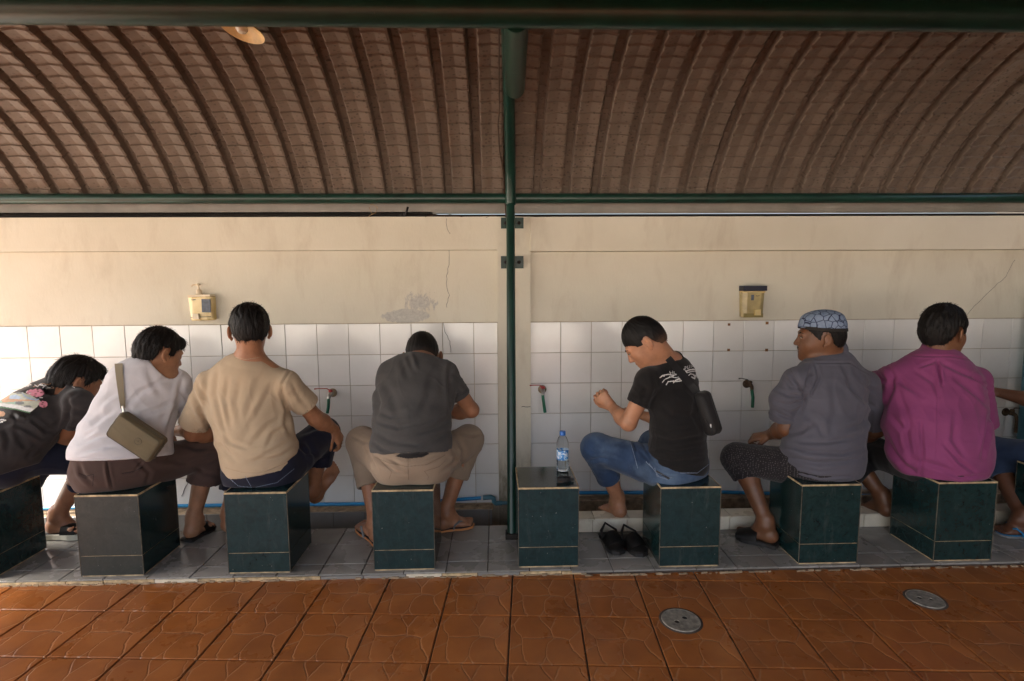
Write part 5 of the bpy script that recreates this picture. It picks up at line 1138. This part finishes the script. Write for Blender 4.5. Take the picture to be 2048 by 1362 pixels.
# ------------------------------------------------------------------ creases, seams and prints
def z(ox, oy, k, pts): return [(ox+x/k, oy+y/k) for x, y in pts]
A3 = lambda *p: z(300, 560, 2.198, p)
sculpt(P[3]['shirt'], [(A3((255,400),(242,500),(262,590),(320,720)), 7, 6), (A3((300,390),(288,500),(318,620),(345,700)), 6, 5), (A3((345,430),(332,520),(355,650)), 6, 4), (A3((400,440),(380,540),(400,640)), 7, 3),
 (A3((575,470),(592,530),(605,575),(598,630),(620,680)), 7, 12), (A3((622,390),(585,450),(578,500)), 4, 4), (A3((178,470),(215,545),(245,620),(285,700)), 7, 10), (A3((205,440),(240,520)), 6, 6),
 (A3((560,430),(500,540),(440,640),(420,700)), 9, 5), (A3((590,600),(520,640),(450,720)), 7, 6), (A3((645,690),(560,740),(470,790)), 6, 7), (A3((650,730),(570,780),(430,800)), 6, 6), (A3((600,640),(540,680),(510,740)), 6, 6),
 (A3((290,700),(340,760),(380,800)), 6, 6), (A3((300,660),(350,710),(430,740)), 6, 5), (A3((480,430),(440,560),(400,700)), 10, 4), (A3((345,838),(480,850),(600,800),(640,770)), 2.2, 2.5), (A3((650,600),(740,580)), 3, 1.5), (A3((620,440),(660,520),(700,570)), 7, 5), (A3((170,600),(240,640)), 5, 4), (A3((160,560),(200,600),(250,610)), 6, 5)])
A4 = lambda *p: z(660, 620, 2.4325, p)
sculpt(P[4]['shirt'], [(A4((395,215),(408,245),(418,280)), 6, -9), (A4((590,240),(578,330),(585,430),(588,500)), 6, 8), (A4((225,540),(330,570),(420,545)), 7, 6), (A4((215,590),(300,640),(420,655),(560,600)), 7, 6), (A4((230,490),(300,520),(360,500)), 7, 5),
 (A4((585,520),(520,570),(430,600)), 7, 6), (A4((585,590),(520,630),(440,680)), 6, 6), (A4((250,330),(300,420),(330,520)), 10, 4), (A4((500,300),(480,420),(440,500)), 11, 4), (A4((205,640),(260,680),(330,690)), 5, 6), (A4((580,300),(640,340),(670,390)), 8, 5), (A4((225,380),(240,450),(225,520)), 6, 5), (A4((350,240),(380,330)), 8, 4), (A4((600,410),(640,400),(680,380)), 2.5, 1.5)], 1.4)
A2 = lambda *p: z(0, 560, 2.198, p)
sculpt(P[2]['shirt'], [(A2((545,560),(620,490),(700,450),(770,430)), 7, 6), (A2((600,600),(690,570),(790,520)), 7, 6), (A2((390,650),(440,610),(500,570)), 7, 7), (A2((350,720),(430,690),(490,680)), 6, 7), (A2((345,760),(440,735),(520,730)), 6, 6), (A2((800,440),(785,530),(750,630),(725,700)), 7, 10),
 (A2((560,560),(610,610),(650,680)), 7, 6), (A2((430,560),(470,520),(510,500)), 7, 5), (A2((640,380),(680,460),(720,520)), 9, 4), (A2((700,650),(730,700),(740,740)), 6, 7), (A2((370,690),(420,660)), 5, 5), (A2((330,785),(450,783),(600,772)), 2.2, 2.2), (A2((790,480),(830,540)), 5, 6)])
A1 = lambda *p: z(0, 740, 7.568, p)
sculpt(P[1]['shirt'], [(A1((1010,420),(1050,560),(1030,740),(930,960),(860,1010)), 6, 11), (A1((1180,350),(1050,420),(1000,480)), 5, 4), (A1((430,740),(380,780),(260,760),(200,700)), 6, 8), (A1((480,740),(620,880),(720,1000)), 6, 8), (A1((560,800),(700,920),(800,940)), 5, 7), (A1((0,820),(200,800),(420,900),(700,1060)), 7, 7), (A1((60,900),(120,1050),(100,1250)), 8, 6), (A1((250,900),(300,1050),(420,1200)), 8, 6), (A1((1060,560),(1180,620),(1380,640)), 7, 6), (A1((1000,840),(1160,870),(1300,880)), 2.4, 1.8), (A1((400,1300),(480,1230),(560,1180)), 6, 8)])
A5 = lambda *p: z(1020, 600, 2.348, p)
sculpt(P[5]['shirt'], [(A5((655,640),(760,665),(900,640)), 5, 8), (A5((650,690),(780,715),(925,690)), 5, 8), (A5((655,595),(740,620),(850,600)), 5, 7), (A5((645,740),(760,765),(900,745)), 5, 6), (A5((665,330),(690,420),(655,500)), 6, 6), (A5((700,480),(760,540),(880,540)), 7, 6), (A5((600,380),(640,420),(620,480)), 6, 7), (A5((560,420),(600,450),(650,440)), 5, 6), (A5((880,430),(860,540),(900,620)), 7, 6), (A5((570,490),(640,510)), 2.5, 1.5)], .85)
A6 = lambda *p: z(1420, 580, 2.271, p)
sculpt(P[6]['shirt'], [(A6((365,370),(405,425),(435,485),(415,550)), 6, 7), (A6((300,455),(360,480),(430,475)), 5, 8), (A6((298,510),(360,525),(425,500)), 5, 8), (A6((292,548),(340,575),(385,585)), 4, 7), (A6((340,400),(370,440),(420,450)), 5, 6), (A6((478,335),(492,400),(455,480)), 4, 8), (A6((470,340),(440,420),(430,470)), 5, 6),
 (A6((600,330),(640,420),(660,480)), 7, 5), (A6((600,400),(690,490),(755,540)), 7, 7), (A6((660,380),(720,440),(768,470)), 6, 6), (A6((325,700),(450,735),(600,745),(710,715)), 6, 8), (A6((330,755),(500,790),(690,765)), 6, 8), (A6((340,660),(420,640),(470,600)), 6, 7), (A6((600,640),(690,610),(735,560)), 7, 8), (A6((420,690),(540,690),(660,670)), 6, 6), (A6((380,820),(500,850),(660,845)), 3, 4), (A6((430,560),(500,620),(520,680)), 9, 5), (A6((735,560),(725,640),(715,700)), 5, 9), (A6((350,315),(480,330),(640,330),(720,380)), 2.5, 2.5), (A6((560,420),(570,560),(540,660)), 10, 4)], 1.35)
A7 = lambda *p: z(1700, 580, 2.27, p)
sculpt(P[7]['shirt'], [(A7((395,325),(405,380),(414,432)), 4, 13), (A7((315,350),(355,335),(392,325)), 4, 6), (A7((400,322),(520,380),(640,430)), 6, 7), (A7((165,325),(195,395),(190,450),(160,520),(145,590)), 7, 9), (A7((200,380),(250,430),(330,480)), 7, 7), (A7((480,400),(580,480),(640,540)), 7, 8), (A7((150,640),(200,740),(250,800),(330,850)), 7, 9), (A7((320,600),(330,740),(318,850)), 5, 7), (A7((430,700),(500,780),(570,830)), 6, 8),
 (A7((635,560),(622,660),(600,760)), 6, 9), (A7((230,480),(270,600),(260,700)), 8, 6), (A7((480,560),(470,680),(520,760)), 8, 6), (A7((300,370),(380,420),(400,480)), 6, 6), (A7((560,380),(600,430),(645,460)), 5, 7), (A7((180,560),(250,640),(280,760)), 7, 7), (A7((240,290),(330,300),(460,300),(560,320)), 2.5, 3), (A7((430,830),(500,850),(620,840)), 4, 6), (A7((110,360),(140,400),(170,410)), 5, 8), (A7((395,430),(398,600),(392,780)), 2.2, 3), (A7((260,760),(400,800),(520,850)), 7, 7)], 1.35)
# trousers
sculpt(P[4]['trousers'], [(A4((205,690),(260,745),(330,790),(370,800)), 5, 7), (A4((585,660),(620,700),(600,750),(540,790)), 5, 8), (A4((170,650),(200,720),(230,790)), 5, 7), (A4((100,610),(160,640),(200,640)), 5, 6), (A4((640,600),(690,610),(735,600)), 5, 6), (A4((590,690),(640,740),(660,790)), 5, 7), (A4((210,700),(380,760),(580,690)), 3, 3), (A4((300,720),(340,760),(375,770)), 5, 5), (A4((460,760),(520,740),(570,700)), 5, 5), (A4((610,600),(650,680),(640,780)), 6, 6)])
sculpt(P[2]['trousers'], [(A2((470,795),(478,850),(492,912)), 4, 8), (A2((345,800),(360,850),(410,900)), 6, 7), (A2((350,852),(380,868),(412,858)), 2.5, 4), (A2((540,850),(590,840),(625,800)), 3, 5), (A2((740,690),(760,750),(730,800)), 6, 7), (A2((760,700),(860,740),(980,730)), 7, 6), (A2((700,790),(820,800),(960,770)), 7, 7), (A2((860,820),(900,850),(960,860)), 6, 7), (A2((600,790),(660,850),(640,900)), 6, 5)])
sculpt(P[5]['trousers'], [(A5((575,650),(590,700),(600,760)), 5, 8), (A5((560,660),(640,740),(680,790)), 4, 5), (A5((370,640),(440,700),(560,740)), 7, 5), (A5((360,700),(400,720),(440,710)), 5, 8), (A5((370,760),(420,740),(470,750)), 5, 7), (A5((600,640),(680,770),(760,840)), 3, 4), (A5((640,770),(720,820),(830,830)), 4, 5)])
sculpt(P[3]['shorts' if False else 'trousers'], [(z(340, 560, 2.197, ((555,720),(600,760),(640,760))), 5, 7), (z(340, 560, 2.197, ((565,680),(640,650),(700,660))), 6, 7), (z(340, 560, 2.197, ((600,700),(640,780),(640,840))), 6, 7)])
sculpt(P[6]['trousers'], [(A6((60,760),(120,770),(180,740)), 5, 7), (A6((80,820),(140,800),(210,790)), 5, 7), (A6((220,700),(260,760),(330,820)), 6, 6)])
TB = {i: bvh(P[i]['shirt'], P[i]['trousers'], P[i]['body']) for i in P if i != 8}
def stitch(i, lines, mat, name='seam', w=1.5, par=None, off=.0012): 
    for l in lines: decal(name, TB[i], line_test((l, w)), (min(p[0] for p in l)-3, min(p[1] for p in l)-3, max(p[0] for p in l)+3, max(p[1] for p in l)+3), mat, par or P[i]['root'], .75, off)
M['thread_dark'] = simple('dark_seam', (.10, .072, .05), .9, .2); M['thread_tan'] = simple('tan_seam', (.20, .145, .10), .9, .2); M['thread_blue'] = simple('pale_blue_stitch', (.16, .20, .27), .8, .3, 200); M['thread_brown'] = simple('brown_seam', (.030, .018, .015), .9, .2); M['belt'] = simple('dark_belt', (.012, .009, .008), .5, .2)
M['thread_beige'] = simple('beige_seam', (.36, .26, .165), .9, .1)
tr4 = P[4]['trousers']
decal('belt', TB[4], poly_test(A4((318,712),(345,697),(420,694),(470,690),(482,700),(450,716),(380,724))), (780, 900, 870, 922), M['belt'], P[4]['root'], 1., .002)
stitch(4, [A4((382,695),(380,760),(382,825))], M['thread_tan'], 'seam', 1.8); stitch(4, [A4((376,695),(375,740)), A4((390,695),(389,740))], M['thread_tan'], 'belt_loop', 1.2)
stitch(4, [A4((232,720),(300,788),(288,822)), A4((460,785),(480,812),(475,825)), A4((460,785),(530,762),(560,735)), A4((215,715),(290,745),(375,762),(470,752),(560,705))], M['thread_tan'], 'pocket_seam', 1.2)
stitch(4, [A4((590,425),(640,412),(678,393))], M['belt'], 'seam', 1.)
stitch(2, [A2((468,798),(478,850),(493,910))], M['thread_brown'], 'seam', 1.6); stitch(2, [A2((348,850),(378,862),(412,854),(408,905)), A2((538,850),(585,843),(628,822))], M['thread_brown'], 'pocket_seam', 1.5)
stitch(5, [A5((640,760),(690,812),(760,835)), A5((655,770),(700,830),(740,843)), A5((680,790),(692,830)), A5((560,650),(575,700),(600,790))], M['thread_blue'], 'pocket_seam', 1.1)
stitch(5, [A5((690,805),(745,838))], M['black'], 'pocket_trim', 4); stitch(5, [A5((800,812),(880,812),(935,770))], M['thread_blue'], 'seam', 1.1)
stitch(3, [z(340, 560, 2.197, ((262,872),(300,905),(370,912),(470,890),(545,830))), z(340, 560, 2.197, ((330,862),(355,905)))], M['thread_blue'], 'seam', .9)
stitch(3, [A3((622,388),(590,440),(577,500))], M['thread_beige'], 'seam', 1.1); stitch(3, [A3((372,338),(420,350),(480,340))], M['thread_beige'], 'seam', 1.1)
stitch(3, [A3((332,825),(400,845),(500,845),(590,808),(645,760))], M['thread_beige'], 'hem_seam', 1.0)
stitch(6, [A6((345,328),(480,318),(600,318),(735,392))], simple('slate_seam', (.075, .068, .082), .9, .1), 'yoke_seam', 1.1); stitch(7, [A7((225,292),(330,296),(460,296),(590,330))], simple('magenta_seam', (.22, .025, .10), .9, .1), 'yoke_seam', 1.1)
stitch(6, [A6((355,345),(400,420),(432,478),(420,550))], simple('slate_seam2', (.07, .063, .077), .9, .1), 'sleeve_seam', 1.1)
# printed back of the left man: generic bright patches on a dark panel
pr = lambda n, *a, **k: None
pm = lambda n, c: simple(n, c, .7, .12, 60)
pink, cream, palegreen, white, orange, grey, choc, green, sky_ = pm('print_pink', (.62, .23, .30)), pm('print_cream', (.50, .52, .42)), pm('print_mint', (.33, .50, .40)), pm('print_white', (.75, .75, .73)), pm('print_orange', (.60, .36, .22)), pm('print_grey', (.22, .24, .24)), pm('print_brown', (.20, .07, .06)), pm('print_green', (.12, .24, .12)), pm('print_blue', (.40, .50, .62))
def dp(n, poly, mat, off, w=None):
    q = A1(*poly); t_ = line_test((q, w)) if w else poly_test(q); xs_ = [a[0] for a in q]; ys_ = [a[1] for a in q]; m = (w or 0)
    decal(n, TB[1], t_, (max(0, min(xs_)-m-20) if False else min(xs_)-m, min(ys_)-m, max(xs_)+m, max(ys_)+m), mat, P[1]['root'], 1.0, off)
circ = lambda cx, cy, rx, ry, n=18: [(cx+rx*math.cos(2*math.pi*k/n), cy+ry*math.sin(2*math.pi*k/n)*(1+.08*math.sin(3*k))) for k in range(n)]
dp('print_panel', [(-120,560),(0,380),(330,250),(700,180),(860,200),(820,360),(560,700),(420,740),(0,720),(-120,740)], M['black'], .0010)
dp('print_shape', [(-100,440),(0,400),(180,350),(340,340),(470,380),(620,480),(560,560),(460,640),(250,590),(0,510),(-100,500)], cream, .0016)
dp('print_shape', [(-100,450),(0,420),(120,370),(180,440),(260,480),(240,520),(0,490),(-100,490)], palegreen, .0020)
dp('print_shape', [(130,400),(240,370),(330,420),(260,450),(150,440)], sky_, .0024); dp('print_shape', [(10,440),(150,380),(140,440),(600,455),(610,470),(300,475),(120,490),(40,490)], orange, .0026)
dp('print_shape', [(330,340),(400,400),(520,440),(600,440),(560,470),(450,450),(360,400)], sky_, .0028)
for c_ in ((300,500,70,26), (290,350,45,16), (420,555,60,16), (60,555,10,6)): dp('print_patch', circ(*c_), grey, .0026)
dp('print_stripe', [(-100,500),(0,505),(200,520),(420,560),(520,590),(460,640),(300,600),(0,550),(-100,545)], white, .0026); dp('print_stripe', [(-100,550),(0,565),(250,600),(450,650)], green, .003, 2.4)
dp('print_blob', circ(560,350,110,62), pink, .0032); dp('print_blob', circ(480,340,80,40), pink, .0032); dp('print_blob', circ(655,520,66,50), pink, .003); dp('print_blob', circ(840,212,62,32), pink, .003); dp('print_blob', circ(20,665,60,42), orange, .003); dp('print_blob', circ(760,222,30,20), orange, .0034)
for c_ in ((570,300,20,10), (540,365,20,9), (625,345,20,10), (580,325,18,8), (530,400,18,9), (640,520,16,9), (670,550,16,9), (650,495,16,8), (460,350,15,7), (840,215,14,7)): dp('print_dot', circ(*c_, 8), choc, .0038)
for l in ([(395,345),(420,320)], [(440,360),(470,350)], [(600,420),(650,425)]): dp('print_line', l, white, .004, 1.2)
for l in ([(530,230),(570,255),(600,225),(620,215)], [(600,225),(640,235)], [(640,225),(670,250),(650,270)], [(680,235),(720,250)], [(690,270),(760,270)], [(720,250),(700,280)], [(400,235),(470,225)], [(390,250),(430,245)], [(0,755),(60,750)], [(20,780),(90,760)], [(0,795),(40,790)]): dp('print_letter', l, white, .0024, 2.0)
dp('print_line', [(1090,252),(1130,268)], white, .002, 1.2)
dp('print_line', [(500,260),(640,205),(760,235),(820,275),(700,290)], orange, .002, .9)
# printed back of the black T-shirt: worn white letters and scratches
M['print_worn'] = None
t = NT('worn_white_print', .75, .2); k = t.coord('World'); t.col(t.ramp(t.noise(k, 150, 4, .7), [(.36, (.05, .05, .05)), (.44, (.72, .71, .68))])); M['print_worn'] = t.m
B5 = lambda *p: z(1220, 620, 7.567, p)
def text_decal(body, size, org, ux, uy, i, mat, step=.6):
    """lettering printed on cloth; org/ux/uy place the baseline in the photo"""
    cu = bpy.data.curves.new('letters', 'FONT'); cu.body = body; cu.size = 1; o = bpy.data.objects.new('letters', cu); COL.objects.link(o); bpy.context.view_layer.update()
    me = bpy.data.meshes.new_from_object(o.evaluated_get(bpy.context.evaluated_depsgraph_get())); bpy.data.objects.remove(o); me.calc_loop_triangles()
    vv = [np.array(org)+size*(v.co.x*np.array(ux)+v.co.y*np.array(uy)) for v in me.vertices]; tris = [[tuple(vv[q]) for q in t_.vertices] for t_ in me.loop_triangles]
    if not tris: return
    xs_ = [p[0] for t_ in tris for p in t_]; ys_ = [p[1] for t_ in tris for p in t_]
    decal('lettering', TB[i], poly_test(*tris), (min(xs_)-1, min(ys_)-1, max(xs_)+1, max(ys_)+1), mat, P[i]['root'], step, .0018)
text_decal('HO', 11.5, B5((905,985))[0], (.98, -.10), (-.25, -1.0), 5, M['print_worn']); text_decal('ร', 8, B5((1035,965))[0], (.98, -.1), (-.2, -1), 5, M['print_worn'])
text_decal('ลบไข่', 12.5, B5((1105,915))[0], (.93, -.33), (.18, -1.0), 5, M['print_worn'])
for l, w in (([(755,1025),(800,990),(880,975),(960,990),(1060,960)], 1.6), ([(790,1095),(830,1050),(900,1020),(960,1000)], 1.4), ([(850,1130),(880,1085),(960,1075),(1040,1050),(1130,1050)], 1.6), ([(960,1100),(1000,1060),(1080,1020),(1130,1040)], 1.8), ([(980,1085),(1060,1075),(1140,1055)], 1.6), ([(780,1000),(820,1000)], 1.8), ([(900,1010),(1000,1025),(1090,1000)], 1.2), ([(1150,930),(1200,905),(1270,900),(1330,905)], 2.2), ([(1160,950),(1240,930),(1310,925)], 1.4), ([(1190,990),(1215,965),(1260,975),(1280,1010)], 1.4), ([(1270,985),(1300,990),(1325,1030)], 1.4), ([(1235,1015),(1280,1040),(1290,1000)], 1.8), ([(1130,900),(1160,945)], 1.4), ([(1290,870),(1320,910)], 1.4)):
    q = B5(*l); w = w*1.25; decal('print_scratch', TB[5], line_test((q, w)), (min(a[0] for a in q)-2, min(a[1] for a in q)-2, max(a[0] for a in q)+2, max(a[1] for a in q)+2), M['print_worn'], P[5]['root'], .6, .0018)
# ------------------------------------------------------------------ bags
M['olive'] = cloth_mat('olive_nylon', (.115, .092, .052), .1, .6); M['olive_strap'] = cloth_mat('khaki_webbing', (.22, .185, .125), .08, .8); M['olive_dark'] = simple('dark_olive', (.07, .055, .03), .6, .2)
def bag_frame(c, xdir_px, i, tilt=0):
    return None
def bag(c, ex, ey, en, sx, sy, sz, mat, parent, name='bag_body', r=.018):
    """rounded padded box: half sizes along ex, ey, en"""
    F = Field(.004); R_ = np.array([ex, ey, en]); 
    for a in (-1, 1):
        for b in (-1, 1): F.rc(c+ex*(sx-r)*a+ey*(sy-r)*b-en*(sz-r), c+ex*(sx-r)*a+ey*(sy-r)*b+en*(sz-r), r, r, .0)
    F.build(); ax = [F.lo[q]+F.h*np.arange(F.n[q]) for q in range(3)]; Pp = np.stack(np.meshgrid(*ax, indexing='ij'), -1)-c; q = np.abs(Pp@R_.T)-A(sx-r, sy-r, sz-r); puff = .006*np.clip(1-((Pp@R_.T)[..., 0]/sx)**2, 0, 1)*np.clip(1-((Pp@R_.T)[..., 1]/sy)**2, 0, 1)
    F.G = (np.linalg.norm(np.maximum(q, 0), axis=-1)+np.minimum(q.max(-1), 0)-r-puff).astype(np.float32)
    v, f = F.mesh(); v = relax(v, f, 1); N = vnormals(v, f); v = folds(v, N, .0022, [(ex, 30, 8, .8, None, 1)], 4.4); o = link(name, np_mesh(name, v, f, [mat])); setp(o, parent); return o
h0 = hit(TB[2], 275, 872, .0); c = h0+A(-.002, -.040, 0)
p1, p2, p3 = at(232, 845, c[1]), at(318, 900, c[1]+.0), at(250, 905, c[1]); ex = nrm(at(322, 903, c[1])-at(232, 843, c[1])); en = nrm(A(-.12, -1, .10)); en = nrm(en-ex*np.dot(en, ex)); ey = np.cross(en, ex); c = at(275, 873, c[1])
bg = empty('crossbody_bag', c, label='olive zipped crossbody bag hanging on the back of the white T-shirt man', cat='bag'); bpy.context.view_layer.update()
bag(c, ex, ey, en, .118, .066, .032, M['olive'], bg)
b = bmesh.new(); q_ = [(c+ex*.110*math.cos(a)*1.02+ey*.058*math.sin(a)*1.04)+en*.0 for a in np.linspace(0, 2*math.pi, 40)]
def rr_loop(sx, sy, r, off, n=6):
    out = []
    for (cx, cy, a0) in ((sx-r, sy-r, 0), (-(sx-r), sy-r, 90), (-(sx-r), -(sy-r), 180), (sx-r, -(sy-r), 270)):
        for k in range(n+1): a = math.radians(a0+90*k/n); out.append(c+ex*(cx+r*math.cos(a))+ey*(cy+r*math.sin(a))+en*off)
    return out+[out[0]]
b = bmesh.new(); tube(b, rr_loop(.1195, .0675, .02, .010), .0022, 6); o = bm_obj('zip', b, M['olive_dark'], smooth=True); setp(o, bg)
b = bmesh.new(); tube(b, rr_loop(.110, .058, .016, .0335), .0015, 6); o = bm_obj('seam', b, M['olive_dark'], smooth=True); setp(o, bg)
b = bmesh.new(); cc = c+ex*.028-ey*(-.004)+en*.0375; tube(b, [cc+ex*.016*math.cos(a)+ey*.016*math.sin(a) for a in np.linspace(0, 2*math.pi, 21)], .0014, 6, caps=False); tube(b, [cc-ex*.008, cc+ex*.008], .0014, 6); tube(b, [cc-ex*.004+ey*.006, cc+ex*.004+ey*.006], .0012, 6); o = bm_obj('logo_ring', b, M['olive_dark'], smooth=True); setp(o, bg)
b = bmesh.new(); s0_ = at(248, 824, c[1]+.012); tube(b, [s0_, at(245, 812, c[1]+.018)], [.008, .006], 8, flat=.5); o = bm_obj('ring', b, M['steel'], smooth=True); setp(o, bg)
ribbon('strap', TB[2], [(237, 727), (238, 745), (241, 775), (244, 800), (246, 816)], [16, 15, 13, 12, 10], M['olive_strap'], bg, .003, .006)
# black sling bag of the jeans man
M['black_nylon'] = cloth_mat('black_nylon', (.014, .013, .013), .15, .55)
c = at(1415, 826, 2.56); ex = nrm(at(1428, 866, 2.56)-at(1402, 786, 2.60)); en = nrm(A(.45, -.85, .1)); en = nrm(en-ex*np.dot(en, ex)); ey = np.cross(en, ex)
sb = empty('sling_bag', c, label='black sling bag at the right side of the man in the black T-shirt', cat='bag'); bpy.context.view_layer.update()
bag(c, ex, ey, en, .108, .042, .034, M['black_nylon'], sb, r=.026)
ribbon('strap', TB[5], [(1336, 716), (1352, 735), (1372, 760), (1392, 782), (1402, 796)], [14, 15, 15, 15, 14], M['black_nylon'], sb, .003, .005)
b = bmesh.new(); tube(b, [c+ex*.100+ey*.02+en*.02, c+ex*.075+ey*(-.040)+en*.03, c+ex*.02-ey*.050+en*.02], .003, 8, flat=.5); o = bm_obj('pull_strap', b, M['black'], smooth=True); setp(o, sb)
b = bmesh.new(); tube(b, [c+ex*.048-ey*.034+en*.030, c+ex*.066-ey*.036+en*.026], .0035, 6); o = bm_obj('tag', b, white, smooth=True); setp(o, sb)
b = bmesh.new(); tube(b, [c-ex*.08+ey*.012+en*.034, c+en*.040+ey*.010, c+ex*.08+ey*.006+en*.032], .0022, 6); o = bm_obj('zip', b, M['black'], smooth=True); setp(o, sb)
